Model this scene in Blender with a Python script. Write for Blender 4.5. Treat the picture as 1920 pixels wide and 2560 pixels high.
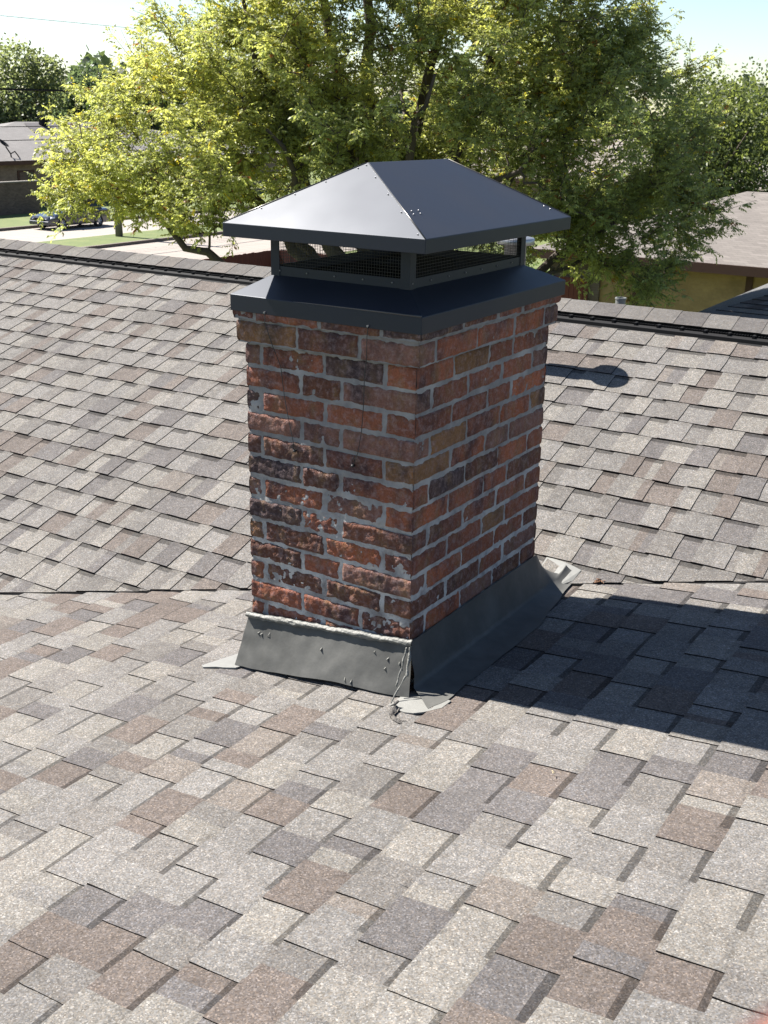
import bpy, bmesh, math, random
import numpy as np
from mathutils import Vector, Matrix, noise
R_ = math.radians
for o in list(bpy.data.objects): bpy.data.objects.remove(o)
S = bpy.context.scene
COL = S.collection

# ------------------------------------------------------------------ camera
cam_d = bpy.data.cameras.new('camera'); cam = bpy.data.objects.new('camera', cam_d); COL.objects.link(cam)
CAM = Vector((1.5104, -2.5226, 0.6329))
cr, cu, cf = (Vector((0.84041891, 0.54169579, 0.01617808)), Vector((-0.19372132, 0.27240297, 0.94248007)), Vector((-0.50613053, 0.79521211, -0.33387063)))
cam.matrix_world = Matrix(((cr.x, cu.x, -cf.x, CAM.x), (cr.y, cu.y, -cf.y, CAM.y), (cr.z, cu.z, -cf.z, CAM.z), (0, 0, 0, 1)))
cam_d.sensor_fit = 'VERTICAL'; cam_d.sensor_height = 36.0; cam_d.sensor_width = 27.0; cam_d.lens = 36.0*2813.6/2560
cam_d.clip_start = 0.005; cam_d.clip_end = 2000
cam_d.dof.use_dof = True; cam_d.dof.focus_distance = 3.3; cam_d.dof.aperture_fstop = 24
S.camera = cam
S.render.resolution_x = 768; S.render.resolution_y = 1024

# ------------------------------------------------------------------ light
SUN_EL = R_(49.2); SUN_AZ = R_(3.2)      # light travels along +x, a touch towards +y
trav = Vector((math.cos(SUN_AZ)*math.cos(SUN_EL), math.sin(SUN_AZ)*math.cos(SUN_EL), -math.sin(SUN_EL)))
w = bpy.data.worlds.new('World'); S.world = w; w.use_nodes = True
nt = w.node_tree; bg = nt.nodes['Background']
sky = nt.nodes.new('ShaderNodeTexSky'); sky.sky_type = 'NISHITA'; sky.sun_disc = False
sky.sun_elevation = SUN_EL
sd = -trav                                # towards the sun
sky.sun_rotation = math.atan2(sd.x, sd.y)
sky.air_density = 1.0; sky.dust_density = 0.35; sky.ozone_density = 1.5; sky.altitude = 100
nt.links.new(sky.outputs[0], bg.inputs[0]); bg.inputs[1].default_value = 0.05
sl = bpy.data.lights.new('sun', 'SUN'); sl.energy = 5.0; sl.angle = R_(0.53); sl.color = (1, 0.95, 0.88)
so = bpy.data.objects.new('sun', sl); COL.objects.link(so); so.rotation_euler = trav.to_track_quat('-Z', 'Y').to_euler()
so.location = (-20, 0, 20)
S.view_settings.view_transform = 'Standard'; S.view_settings.look = 'None'
S.view_settings.exposure = 1.8; S.view_settings.gamma = 1

# ------------------------------------------------------------------ helpers
def tag(o, label=None, cat=None, group=None, kind=None):
    if label: o['label'] = label
    if cat: o['category'] = cat
    if group: o['group'] = group
    if kind: o['kind'] = kind
    return o
def empty(name, loc=(0, 0, 0), rz=0.0):
    o = bpy.data.objects.new(name, None); COL.objects.link(o); o.location = loc; o.rotation_euler = (0, 0, rz)
    o.empty_display_size = .1
    return o
def link(name, me, mat, parent=None, smooth=False):
    if mat:
        for m in (mat if isinstance(mat, (list, tuple)) else [mat]): me.materials.append(m)
    o = bpy.data.objects.new(name, me); COL.objects.link(o)
    if parent:
        o.parent = parent
    if smooth:
        me.polygons.foreach_set('use_smooth', [True]*len(me.polygons)); me.update()
    return o
class MB:
    """collects verts/faces (world or local coords) with an optional colour per face"""
    def __init__(s): s.v = []; s.f = []; s.c = []; s.m = []
    def add(s, vs, fs, col=None, mi=0):
        b = len(s.v); s.v += [tuple(p) for p in vs]; s.f += [tuple(i+b for i in f) for f in fs]
        s.c += [col or (1, 1, 1)]*len(fs); s.m += [mi]*len(fs)
    def box(s, a, b, col=None, mi=0):
        x0, y0, z0 = a; x1, y1, z1 = b
        vs = [(x0,y0,z0),(x1,y0,z0),(x1,y1,z0),(x0,y1,z0),(x0,y0,z1),(x1,y0,z1),(x1,y1,z1),(x0,y1,z1)]
        s.add(vs, [(0,3,2,1),(4,5,6,7),(0,1,5,4),(1,2,6,5),(2,3,7,6),(3,0,4,7)], col, mi)
    def tube(s, pts, rad, n=6, cap=True, col=None, mi=0):
        pts = [Vector(p) for p in pts]
        if not hasattr(rad, '__len__'): rad = [rad]*len(pts)
        rings = []; up = Vector((0.13, 0.07, 1)).normalized()
        for i, p in enumerate(pts):
            t = (pts[min(i+1, len(pts)-1)] - pts[max(i-1, 0)])
            t = t.normalized() if t.length > 1e-9 else Vector((0, 0, 1))
            a = t.cross(up)
            if a.length < .05: a = t.cross(Vector((1, 0, 0)))
            a.normalize(); b = a.cross(t)
            rings.append([p + (a*math.cos(2*math.pi*k/n) + b*math.sin(2*math.pi*k/n))*rad[i] for k in range(n)])
        vs = [q for r in rings for q in r]; fs = []
        for i in range(len(rings)-1):
            for k in range(n):
                fs.append((i*n+k, i*n+(k+1) % n, (i+1)*n+(k+1) % n, (i+1)*n+k))
        if cap: fs.append(tuple(reversed(range(n)))); fs.append(tuple((len(rings)-1)*n+k for k in range(n)))
        s.add(vs, fs, col, mi)
    def lathe(s, c, prof, n=20, col=None, mi=0):
        vs = []; fs = []
        for (r, z) in prof:
            for k in range(n): vs.append((c[0]+r*math.cos(2*math.pi*k/n), c[1]+r*math.sin(2*math.pi*k/n), c[2]+z))
        for i in range(len(prof)-1):
            for k in range(n): fs.append((i*n+k, i*n+(k+1) % n, (i+1)*n+(k+1) % n, (i+1)*n+k))
        s.add(vs, fs, col, mi)
    def grid(s, fn, nu, nv, col=None, flip=False, mi=0):
        vs = [fn(i/nu, j/nv) for j in range(nv+1) for i in range(nu+1)]; fs = []
        for j in range(nv):
            for i in range(nu):
                a = j*(nu+1)+i; q = (a, a+1, a+nu+2, a+nu+1); fs.append(tuple(reversed(q)) if flip else q)
        s.add(vs, fs, col, mi)
    def mesh(s, name):
        me = bpy.data.meshes.new(name); me.from_pydata(s.v, [], s.f); me.update()
        return me
    def build(s, name, mat, parent=None, smooth=False, colour=False, off=(0, 0, 0)):
        if any(off): s.v = [(a-off[0], b-off[1], c-off[2]) for a, b, c in s.v]
        me = s.mesh(name)
        if colour:
            at = me.attributes.new('Col', 'FLOAT_COLOR', 'FACE')
            at.data.foreach_set('color', np.array([(*c, 1) for c in s.c], dtype=np.float32).ravel())
        if isinstance(mat, (list, tuple)): me.polygons.foreach_set('material_index', s.m)
        return link(name, me, mat, parent, smooth)
def clamp(x, a=0., b=1.): return max(a, min(b, x))
def fbm(p, oc=3): return noise.fractal(Vector(p), 1.0, 2.0, oc)

# ---- materials
class NT:
    def __init__(s, name):
        s.m = bpy.data.materials.new(name); s.m.use_nodes = True; s.t = s.m.node_tree; s.b = s.t.nodes['Principled BSDF']
        s.tc = s.t.nodes.new('ShaderNodeTexCoord')
    def n(s, ty, **k):
        x = s.t.nodes.new(ty)
        for a, b in k.items(): setattr(x, a, b)
        return x
    def l(s, a, b): s.t.links.new(a, b)
    def noise(s, scale, detail=3, rough=.5, vec=None, stretch=None):
        x = s.n('ShaderNodeTexNoise'); x.inputs['Scale'].default_value = scale; x.inputs['Detail'].default_value = detail
        x.inputs['Roughness'].default_value = rough
        v = vec or s.tc.outputs['Object']
        if stretch:
            mp = s.n('ShaderNodeMapping'); mp.inputs['Scale'].default_value = stretch; s.l(v, mp.inputs[0]); v = mp.outputs[0]
        s.l(v, x.inputs['Vector']); return x.outputs['Fac']
    def ramp(s, fac, stops):
        x = s.n('ShaderNodeValToRGB'); e = x.color_ramp.elements
        while len(e) < len(stops): e.new(.5)
        for el, (p, c) in zip(e, stops):
            el.position = p; el.color = (*c, 1) if hasattr(c, '__len__') else (c, c, c, 1)
        s.l(fac, x.inputs[0]); return x.outputs[0]
    def mix(s, fac, a, b, mode='MIX'):
        x = s.n('ShaderNodeMix', data_type='RGBA', blend_type=mode); x.clamp_factor = True
        for sock, val in ((x.inputs[0], fac), (x.inputs[6], a), (x.inputs[7], b)):
            if isinstance(val, (int, float)): sock.default_value = val
            elif isinstance(val, tuple): sock.default_value = (*val, 1)
            else: s.l(val, sock)
        return x.outputs[2]
    def bump(s, h, strength=.3, dist=.01):
        x = s.n('ShaderNodeBump'); x.inputs['Strength'].default_value = strength; x.inputs['Distance'].default_value = dist
        s.l(h, x.inputs['Height']); s.l(x.outputs[0], s.b.inputs['Normal']); return x
    def set(s, **k):
        for a, b in k.items():
            i = s.b.inputs[a.replace('_', ' ')]
            if isinstance(b, (int, float)): i.default_value = b
            elif isinstance(b, tuple): i.default_value = (*b, 1) if len(b) == 3 else b
            else: s.l(b, i)
        return s
    def attr(s, name='Col'):
        x = s.n('ShaderNodeAttribute'); x.attribute_name = name; return x.outputs['Color']
def simple(name, col, rough=.6, metal=0., var=.12, scale=8., bump=0., bscale=60, spec=.5):
    col = tuple(v*.8 for v in col)
    t = NT(name); f = t.noise(scale, 4)
    c = t.mix(f, tuple(x*(1-var) for x in col), tuple(min(1, x*(1+var)) for x in col))
    t.set(Base_Color=c, Roughness=rough, Metallic=metal); t.b.inputs['Specular IOR Level'].default_value = spec
    if bump: t.bump(t.noise(bscale, 4), bump, .01)
    return t.m

def mat_shingle(name='asphalt_shingle', gr=260., contrast=1.0):
    t = NT(name); col = t.attr()
    wn = t.n('ShaderNodeTexVoronoi'); wn.inputs['Scale'].default_value = gr; t.l(t.tc.outputs['Object'], wn.inputs['Vector'])
    sep = t.n('ShaderNodeSeparateColor'); t.l(wn.outputs['Color'], sep.inputs[0])
    g = t.ramp(sep.outputs[0], [(0, .60), (.25, .80), (.55, .98), (.80, 1.12), (.93, 1.38), (1, 1.8)])
    c = t.mix(contrast, col, g, 'MULTIPLY')
    hue = t.ramp(sep.outputs[1], [(0, (1.0, .93, .86)), (.5, (1, 1, 1)), (1, (.93, .97, 1.05))])
    c = t.mix(.9, c, hue, 'MULTIPLY')
    big = t.ramp(t.noise(1.7, 5, .65), [(.3, .84), (.7, 1.10)])
    c = t.mix(1., c, big, 'MULTIPLY')
    mid = t.ramp(t.noise(38, 3), [(.3, .88), (.7, 1.1)])
    c = t.mix(1., c, mid, 'MULTIPLY')
    t.set(Base_Color=c, Roughness=.9); t.b.inputs['Specular IOR Level'].default_value = .12
    t.bump(sep.outputs[2], .55, .0012)
    return t.m
M_SH = mat_shingle(gr=320.)
M_SHFAR = mat_shingle('asphalt_shingle_ridge', 300., .6)

def mat_brick(name, scale=1.0):
    t = NT(name); col = t.attr()
    n1 = t.noise(16*scale, 5, .65, stretch=(1.4, 1.4, .8)); n2 = t.noise(9*scale, 4, .6, stretch=(1, 1, .55)); n3 = t.noise(60*scale, 4, .7)
    n4 = t.noise(170*scale, 3, .7)
    c = t.mix(t.ramp(n2, [(.45, 0.), (.64, .80)]), col, (.030, .022, .028))
    c = t.mix(t.ramp(n1, [(.50, 0.), (.68, .55)]), c, (.17, .105, .05))
    c = t.mix(t.ramp(n3, [(.47, 0.), (.70, .50)]), c, (.27, .20, .20))
    sp = t.ramp(n4, [(.3, .72), (.7, 1.28)]); c = t.mix(.9, c, sp, 'MULTIPLY')
    t.set(Base_Color=c, Roughness=.88); t.b.inputs['Specular IOR Level'].default_value = .25
    h = t.n('ShaderNodeMath', operation='ADD'); t.l(n3, h.inputs[0]); t.l(n4, h.inputs[1]); t.bump(h.outputs[0], .9, .004)
    return t.m
M_BRICK = mat_brick('old_red_brick')
def mat_mortar():
    t = NT('grey_mortar'); n = t.noise(30, 5, .6); n2 = t.noise(190, 3, .7); n3 = t.noise(7, 3)
    c = t.ramp(n, [(.3, (.155, .148, .15)), (.7, (.235, .228, .225))])
    c = t.mix(t.ramp(n3, [(.52, 0.), (.7, .6)]), c, (.40, .39, .38))
    sp = t.n('ShaderNodeSeparateXYZ'); t.l(t.tc.outputs['Object'], sp.inputs[0])
    mr = t.n('ShaderNodeMapRange'); t.l(sp.outputs[2], mr.inputs[0]); mr.inputs[1].default_value = .75; mr.inputs[2].default_value = .35; mr.inputs[3].default_value = 0; mr.inputs[4].default_value = 1
    mm = t.n('ShaderNodeMath', operation='MULTIPLY'); t.l(mr.outputs[0], mm.inputs[0]); t.l(t.ramp(t.noise(11, 4, .7), [(.38, 0.), (.6, .75)]), mm.inputs[1])
    c = t.mix(mm.outputs[0], c, (.50, .49, .47))
    t.set(Base_Color=c, Roughness=.9); t.bump(n2, .7, .003); return t.m
M_MORTAR = mat_mortar()
def mat_metal_black():
    t = NT('black_painted_steel'); n = t.noise(4, 3); n2 = t.noise(500, 2)
    c = t.mix(n, (.014, .016, .023), (.019, .021, .029))
    r = t.ramp(n, [(.3, .46), (.7, .56)])
    t.set(Base_Color=c, Roughness=r); t.b.inputs['Specular IOR Level'].default_value = .30; t.b.inputs['Specular Tint'].default_value = (.78, .86, 1, 1)
    t.b.inputs['Coat Weight'].default_value = .03; t.b.inputs['Coat Roughness'].default_value = .33
    t.bump(n2, .05, .0005); return t.m
M_BLACK = mat_metal_black()
M_SCREW = simple('screw_head', (.25, .25, .27), .4, .5)
M_WIREMESH = simple('black_wire', (.03, .03, .032), .5, .3)
def mat_flash():
    t = NT('grey_painted_flashing'); n = t.noise(7, 4, .6); n2 = t.noise(24, 4)
    c = t.ramp(n, [(.25, (.038, .038, .036)), (.5, (.062, .062, .058)), (.75, (.092, .091, .085))])
    c = t.mix(t.ramp(n2, [(.62, 0.), (.75, .4)]), c, (.05, .05, .047))
    t.set(Base_Color=c, Roughness=.62); t.b.inputs['Specular IOR Level'].default_value = .35
    t.bump(t.noise(18, 4), .35, .006); return t.m
M_FLASH = mat_flash()
M_SEAL = simple('pale_grey_sealant', (.16, .16, .145), .6, 0, .15, 40, .5, 90)
M_SHEET = simple('pale_base_sheet', (.19, .19, .178), .55, 0, .12, 12, .2, 40)
M_TAR = simple('black_asphalt_edge', (.018, .017, .017), .9)
M_PVC = simple('grey_plastic_pipe', (.17, .175, .165), .5, 0, .1, 30)
M_VENT = simple('black_plastic', (.008, .008, .009), .8, 0, .1, spec=.2)

# ------------------------------------------------------------------ house under the viewer
G, MM, ZF, Y0 = .135, .3654, -.9638, .9384        # slopes of the two roof planes
GZ = -5.7                                           # street level
def zfront(x, y=0): return ZF + G*x
def zrear(x, y): return ZF + MM*(y-Y0)
VX = G/MM                                            # valley: y = Y0 + VX x
YR = 2.80; ZR = ZF + MM*(YR-Y0)
house = empty('house', (0, 2.8, GZ)); HO = (0, 2.8, GZ)
tag(house, 'house with grey and brown shingle roof around the brick chimney', 'house')

AK = .335
PAL = [((.46, .44, .405), .26), ((.40, .388, .375), .25), ((.33, .315, .300), .20), ((.220, .208, .215), .14), ((.255, .205, .180), .17), ((.37, .325, .29), .04)]
def pick(rng, contrast=1.0):
    x = rng.random()*sum(p[1] for p in PAL)
    for c, wt in PAL:
        x -= wt
        if x <= 0: break
    k = rng.uniform(.93, 1.07)*AK; mean = (.355, .34, .325); contrast *= .85
    return tuple((m+(a-m)*contrast)*k*wm for a, m, wm in zip(c, mean, (1.015, .998, .975)))
DARK = (.012, .011, .011)
def shingle_plane(P, s0, s1, t0, t1, seed, contrast=1.0, expo=.1425, wid=(.1, .13)):
    """P(s,t,h) -> world. s runs along the level course, t runs up the slope."""
    rng = random.Random(seed); mb = MB(); e = expo
    k0 = math.floor(t0/e); k1 = math.ceil(t1/e)
    for k in range(k0, k1):
        ta = k*e; tb = ta+e+.010
        s = s0 - rng.random()*.3; tooth = rng.random() < .5
        wav = lambda q, kk=k: .0016*math.sin(q*5.1+kk*1.7)+.0012*math.sin(q*13.7+kk*4.1)+.0022*noise.noise(Vector((q*7, kk*3.1, 5)))
        hb0, hb1 = .0052, .0006             # height of the base layer at its butt and at its top
        while s < s1:
            w_ = rng.choice(wid)*rng.uniform(.9, 1.1)*(1.0 if tooth else .92)
            e_ = s+w_
            th = .0034 if tooth else 0.
            # colour may change part way along a tab
            cuts = [s, e_]
            if rng.random() < .20: cuts = [s, s+w_*rng.uniform(.4, .6), e_]
            lift = rng.uniform(0, .0012)
            for a, b in zip(cuts[:-1], cuts[1:]):
                col = pick(rng, contrast)
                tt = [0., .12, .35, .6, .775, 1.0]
                ns = 3
                j = rng.uniform(-.003, .003)
                vs = []
                for q, f in enumerate(tt):
                    t = ta + (tb-ta)*f
                    for i in range(ns+1):
                        u = a+(b-a)*i/ns
                        ed = .0026*noise.noise(Vector((u*3, t*22, k*1.3)))
                        h = hb0+(hb1-hb0)*f+th*(1-.25*f)+lift*(1-f)+.0007*noise.noise(Vector((u*9, t*9, 2)))
                        vs.append(P(u+ed+(j*(f-.5) if tooth else 0), t+wav(u)*(1 if q < 5 else 0), h))
                nn = ns+1; fs = []; cc = []
                for q in range(len(tt)-1):
                    for i in range(ns):
                        fs.append((q*nn+i, q*nn+i+1, (q+1)*nn+i+1, (q+1)*nn+i))
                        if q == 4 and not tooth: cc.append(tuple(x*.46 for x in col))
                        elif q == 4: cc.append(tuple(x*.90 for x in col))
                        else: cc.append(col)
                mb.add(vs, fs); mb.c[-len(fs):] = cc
                # butt edge and the two cut sides, raw black asphalt
                low = [P(a+(b-a)*i/ns, ta+wav(a+(b-a)*i/ns), -.003) for i in range(ns+1)]
                base = len(mb.v)
                mb.v += [tuple(v) for v in vs[:nn]] + [tuple(v) for v in low]
                for i in range(ns):
                    mb.f.append((base+nn+i, base+nn+i+1, base+i+1, base+i)); mb.c.append(DARK); mb.m.append(0)
                if tooth:
                    for side, idx in ((0, 0), (1, ns)):
                        if (side == 0 and a != cuts[0]) or (side == 1 and b != cuts[-1]): continue
                        top = [vs[q*nn+idx] for q in range(len(tt))]
                        u = a if side == 0 else b
                        bot = [P(u, ta+(tb-ta)*f, -.002) for f in tt]
                        base = len(mb.v); mb.v += [tuple(v) for v in top]+[tuple(v) for v in bot]; n6 = len(tt)
                        for q in range(n6-1):
                            mb.f.append((base+q, base+q+1, base+n6+q+1, base+n6+q)); mb.c.append(DARK); mb.m.append(0)
            s = e_
            tooth = not tooth if rng.random() < .95 else tooth
    return mb
def bisect_mesh(o, co, no):
    """keep the side the normal points away from"""
    bm = bmesh.new(); bm.from_mesh(o.data)
    bmesh.ops.bisect_plane(bm, geom=bm.verts[:]+bm.edges[:]+bm.faces[:], plane_co=co, plane_no=no, clear_outer=True)
    bm.to_mesh(o.data); bm.free()
cg = math.sqrt(1+G*G); cm = math.sqrt(1+MM*MM)
def Pf(s, t, h): return (t/cg - h*G/cg, s, ZF + G*t/cg + h/cg)                 # foreground: courses run along y, up = +x
def Pr(s, t, h): return (s, Y0+t/cm - h*MM/cm, ZF + MM*t/cm + h/cm)           # rear slope: courses run along x, up = +y
def sub(v): return (v[0]-HO[0], v[1]-HO[1], v[2]-HO[2])
mb = shingle_plane(Pf, -4.2, 3.2, -5.5, 3.6, 11, .80, .131, (.10, .115, .13, .145, .16))
front = mb.build('roof_slope', M_SH, house, colour=True, off=HO); front['label'] = 'low roof slope in front of and around the chimney'
vn = Vector((-VX, 1, 0)).normalized()
bisect_mesh(front, Vector(sub((0, Y0+.02, 0))), vn)
mb = shingle_plane(Pr, -9.5, 4.2, -3.5, (YR-Y0)*cm-.02, 23, .66, .1415, (.07, .085, .10, .115, .13))
rear = mb.build('roof_slope', M_SH, house, colour=True, off=HO); rear['label'] = 'rear roof slope rising to the ridge vent'
bisect_mesh(rear, Vector(sub((0, Y0, 0))), -vn)
rear.location.z += .007
# cut edge of the rear slope along the valley
mb = MB(); rng = random.Random(4)
pts = [(-9.5+i*.03) for i in range(int(13.6/.03)+1)]
for i in range(len(pts)-1):
    for_ = []
    for x in (pts[i], pts[i+1]):
        y = Y0+VX*x; z = ZF+G*x; k = .0035*noise.noise(Vector((x*2.2, 0, 0)))
        for_ += [(x, y-.006+k, z-.004), (x, y-.004+k, z+.0065+.002*noise.noise(Vector((x*4, 3, 0)))), (x, y+.004, z+.0068)]
    mb.add(for_, [(0, 3, 4, 1), (1, 4, 5, 2)])
mb.build('valley_edge', M_TAR, house, off=HO)
# underlay decks so that no light leaks
mb = MB()
mb.add([Pf(-4.2, -9.6, -.006), Pf(-4.2, 3.6, -.006), (3.57, Y0+VX*3.57, zfront(3.57)-.006), (-9.5, Y0-VX*9.5, zfront(-9.5)-.006)], [(0, 1, 2, 3)])
mb.add([(-9.5, Y0-VX*9.5, zfront(-9.5)-.008), (4.2, Y0+VX*4.2, zfront(4.2)-.008), (4.2, YR, ZR-.008), (-9.5, YR, ZR-.008)], [(0, 1, 2, 3)])
mb.build('roof_deck', M_TAR, house, off=HO)
# far side of the ridge
YB = 7.2; ZB = ZR-MM*(YB-YR)
def Pb(s, t, h): return (s, YB-t/cm+h*MM/cm, ZB+MM*t/cm+h/cm)
mb = MB(); rngb = random.Random(8)
for k in range(0, 33):
    s = -9.5
    while s < 4.2:
        w_ = rngb.uniform(.16, .4); c = pick(rngb, .7)
        mb.add([Pb(s, k*.1425, .006), Pb(s+w_, k*.1425, .006), Pb(s+w_, k*.1425+.145, 0), Pb(s, k*.1425+.145, 0)], [(1, 0, 3, 2)], c); s += w_
mb.build('roof_slope', M_SH, house, colour=True, off=HO)['label'] = 'far side of the main roof'
# ridge vent: black plastic with louvres, and shingle caps over it
mb = MB()
VH = .024
ya_, yb_ = 2.655, YR
def rv(x0, x1, y, h): return [(x0, y, zrear(x0, y)+h), (x1, y, zrear(x1, y)+h)]
XA, XB = -9.5, 4.2
prof = [(2.640, .009), (2.649, .012), (2.650, .028), (2.668, .030), (2.676, .016), (2.70, .018), (2.705, .028)]
for (yA, hA), (yB, hB) in zip(prof[:-1], prof[1:]):
    mb.add(rv(XA, XB, yA, hA)+rv(XA, XB, yB, hB), [(0, 1, 3, 2)])
mb.add(rv(XA, XB, 2.640, -.002)+rv(XA, XB, 2.640, .009), [(0, 1, 3, 2)])
x = XA
i = 0
while x < XB:                      # louvres
    if i % 9: mb.box((x, 2.668, zrear(0, 2.68)+.010), (x+.0035, 2.702, zrear(0, 2.68)+.033))
    else: mb.box((x, 2.660, zrear(0, 2.68)+.010), (x+.012, 2.702, zrear(0, 2.68)+.036))
    x += .0125; i += 1
mb.build('ridge_vent', M_VENT, house, off=HO)
mb = MB(); rngc = random.Random(5); x = XA
while x < XB:
    c = pick(rngc, .5); c = tuple(v*.80 for v in c)
    x2 = x+rngc.uniform(.135, .15)
    def cap(u, v, x=x, x2=x2):
        X = x+(x2+.012-x)*u; lift = .001+.0022*u
        yy = 2.690+.26*v; d = abs(yy-2.82)
        z = ZF+MM*(2.82-Y0)-MM*d+.040+lift-.004*math.exp(-(d/.02)**2)
        return (X, yy+.0015*noise.noise(Vector((X*30, yy*3, 0))), z)
    nb = len(mb.f)
    mb.grid(cap, 2, 8, c, flip=False)
    e0 = [cap(1, j/8) for j in range(9)]; e1 = [(a, b, cc-.004) for a, b, cc in e0]
    mb.add(e0+e1, [(j, j+1, j+10, j+9) for j in range(8)], tuple(v*.72 for v in c))
    f0 = [cap(i/2, 0) for i in range(3)]; f1 = [(a, b+.002, cc-.007) for a, b, cc in f0]
    mb.add(f0+f1, [(j, j+1, j+4, j+3) for j in range(2)], DARK)
    x = x2
mb.build('ridge_cap', M_SHFAR, house, colour=True, off=HO)
# walls and the wing roof seen beyond the ridge
M_STUCCO = simple('beige_wall', (.2, .17, .13), .85, 0, .1, 5, .2, 50)
mb = MB()
zb_l = ZF+G*-9.2-.35
def wallp(pts, zt, zb=GZ):
    n = len(pts)
    for i in range(n):
        a, b = pts[i], pts[(i+1) % n]; mb.add([(a[0], a[1], zb), (b[0], b[1], zb), (b[0], b[1], zt(b)), (a[0], a[1], zt(a))], [(0, 1, 2, 3)])
def ztop(p):
    x, y = p
    if y > YR: return ZR-MM*(y-YR)-.06
    return max(zfront(x), zrear(x, y))-.06
wallp([(-9.2, -3.9), (3.4, -3.9), (3.4, Y0), (3.9, 2.8), (3.9, 6.9), (-9.2, 6.9), (-9.2, 2.8), (-9.2, -2.4)], ztop)
mb.build('wall', M_STUCCO, house, off=HO)
mb = MB(); rngw = random.Random(9)
sc_ = 1.42
def sc(x, y, z): return CAM+(Vector((x, y, z))-CAM)*sc_
A = sc(-2.75, 10.2, -1.62); Bp = sc(.4, 13.4, -.46); Cc = sc(4.4, 10.2, -1.62); Dd = sc(4.4, 13.4, -.46); E_ = sc(-2.75, 16.6, -1.62); F_ = sc(4.4, 16.6, -1.62)
GO = ((A.x+Cc.x)/2, (A.y+E_.y)/2, GZ)
gar = empty('garage', GO); tag(gar, 'low outbuilding with dark shaded hipped shingle roof just beyond the ridge at right', 'garage')
for k in range(30):
    f0, f1 = k/30, (k+1)/30
    xs0, xe0 = A.lerp(Bp, f0), Cc.lerp(Dd, f0); xs1, xe1 = A.lerp(Bp, f1), Cc.lerp(Dd, f1)
    n = 34; up = Vector((0, 0, .012))
    for i in range(n):
        c = tuple(v*.8 for v in pick(rngw, .9))
        mb.add([xs0.lerp(xe0, i/n)+up, xs0.lerp(xe0, (i+1)/n)+up, xs1.lerp(xe1, (i+1)/n), xs1.lerp(xe1, i/n)], [(0, 1, 2, 3)], c)
    mb.add([xs0+up, xe0+up, xe0, xs0], [(0, 1, 2, 3)], DARK)
mb.add([A, Bp, E_], [(0, 1, 2)], (.1, .1, .1)); mb.add([E_, Bp, Dd, F_], [(0, 1, 2, 3)], (.1, .1, .1))
mb.build('roof', M_SH, gar, colour=True, off=GO)
mb = MB(); mb.box((A.x+.5, A.y+.5, GZ), (Cc.x-.2, E_.y-.5, A.z-.03)); mb.build('wall', M_STUCCO, gar, off=GO)
mb = MB(); mb.box((A.x+1.5, A.y+.46, GZ), (A.x+4.0, A.y+.497, GZ+2.1)); mb.build('door', simple('garage_door', (.6, .58, .54), .6), gar, off=GO)

# ------------------------------------------------------------------ chimney
CW, CD, c_ = .5818, .8254, .0677
chim = empty('brick_chimney', (-CW/2, CD/2, -1.0)); CO = (-CW/2, CD/2, -1.0)
tag(chim, 'red and black brick chimney with grey mortar and painted flashing on the roof', 'chimney')
BP = [((.20, .080, .056), 5), ((.160, .066, .050), 5), ((.25, .092, .055), 1.8), ((.105, .050, .040), 4), ((.060, .042, .048), 3.2), ((.17, .10, .058), 2), ((.16, .09, .085), 2.5)]
def bpick(rng):
    x = rng.random()*sum(b[1] for b in BP)
    for c, wt in BP:
        x -= wt
        if x <= 0: break
    k = rng.uniform(.85, 1.15)*.90; return (c[0]*k*1.22, c[1]*k*1.06, c[2]*k*.84)
bm_b = MB(); rb = random.Random(77)
def brick_face(O, U, N, u0, u1, z0, z1, out, col, seed, nu, nz, endl=None, endr=None):
    """one displaced brick face. O origin of the wall face, U along it, N outward"""
    O, U, N = Vector(O), Vector(U), Vector(N)
    L = u1-u0; H = z1-z0
    tilt = rb.uniform(-.0012, .0012); prd = rb.uniform(-.0015, .0022)
    wob = [rb.uniform(-.0022, .0022) for _ in range(4)]
    rough = rb.choice([.6, .9, 1.3, 1.9]) if N.y < -.5 else rb.choice([.3, .4, .6])
    def fn(a, b):
        u = u0+L*a; z = z0+H*b
        # irregular outline
        eu = 0.0035*noise.noise(Vector((seed, z*60, 1))) if 0 < 1 else 0
        if a < .5: u += (wob[0]+eu)*(1-2*a) if endl is None else 0
        else: u += (wob[1]+.0035*noise.noise(Vector((seed+9, z*60, 4))))*(2*a-1) if endr is None else 0
        ez = .0028*noise.noise(Vector((u*30, seed, 7)))
        z += (wob[2]+ez)*(1-b)*1.0+(wob[3]+.0028*noise.noise(Vector((u*30, seed+5, 3))))*b
        dl = 9 if endl is not None else a*L
        dr = 9 if endr is not None else (1-a)*L
        de = min(dl, dr, b*H, (1-b)*H)
        rnd = -.0055*math.exp(-de/.0028)
        p3 = Vector((u*26+seed, z*26, seed*.37))
        dsp = .0024*rough*noise.noise(p3)+.0019*rough*noise.noise(p3*2.7)+.0011*rough*noise.noise(p3*6.5)
        if endl is not None and a < .02 or endr is not None and a > .98: dsp = dsp*.5
        return O+U*u+Vector((0, 0, z))+N*(out+prd+tilt*(2*b-1)+rnd+dsp)
    bm_b.grid(fn, nu, nz, col)
gap = .0095
Arow = [.09, .48, .83]; Brow = [.34, .58]
def front_joints(r):
    if r == 0: return [.34, .70]
    if r == 12: return [.34, .70]
    if r == 13: return [.09, .47]
    return Arow if r % 2 == 1 else Brow
def side_joints(r):
    if r == 0: return [.09, .37, .66, .91]
    return [.25, .51, .70] if r % 2 == 1 else [.105, .36, .62, .87]
nrow = 16
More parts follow.
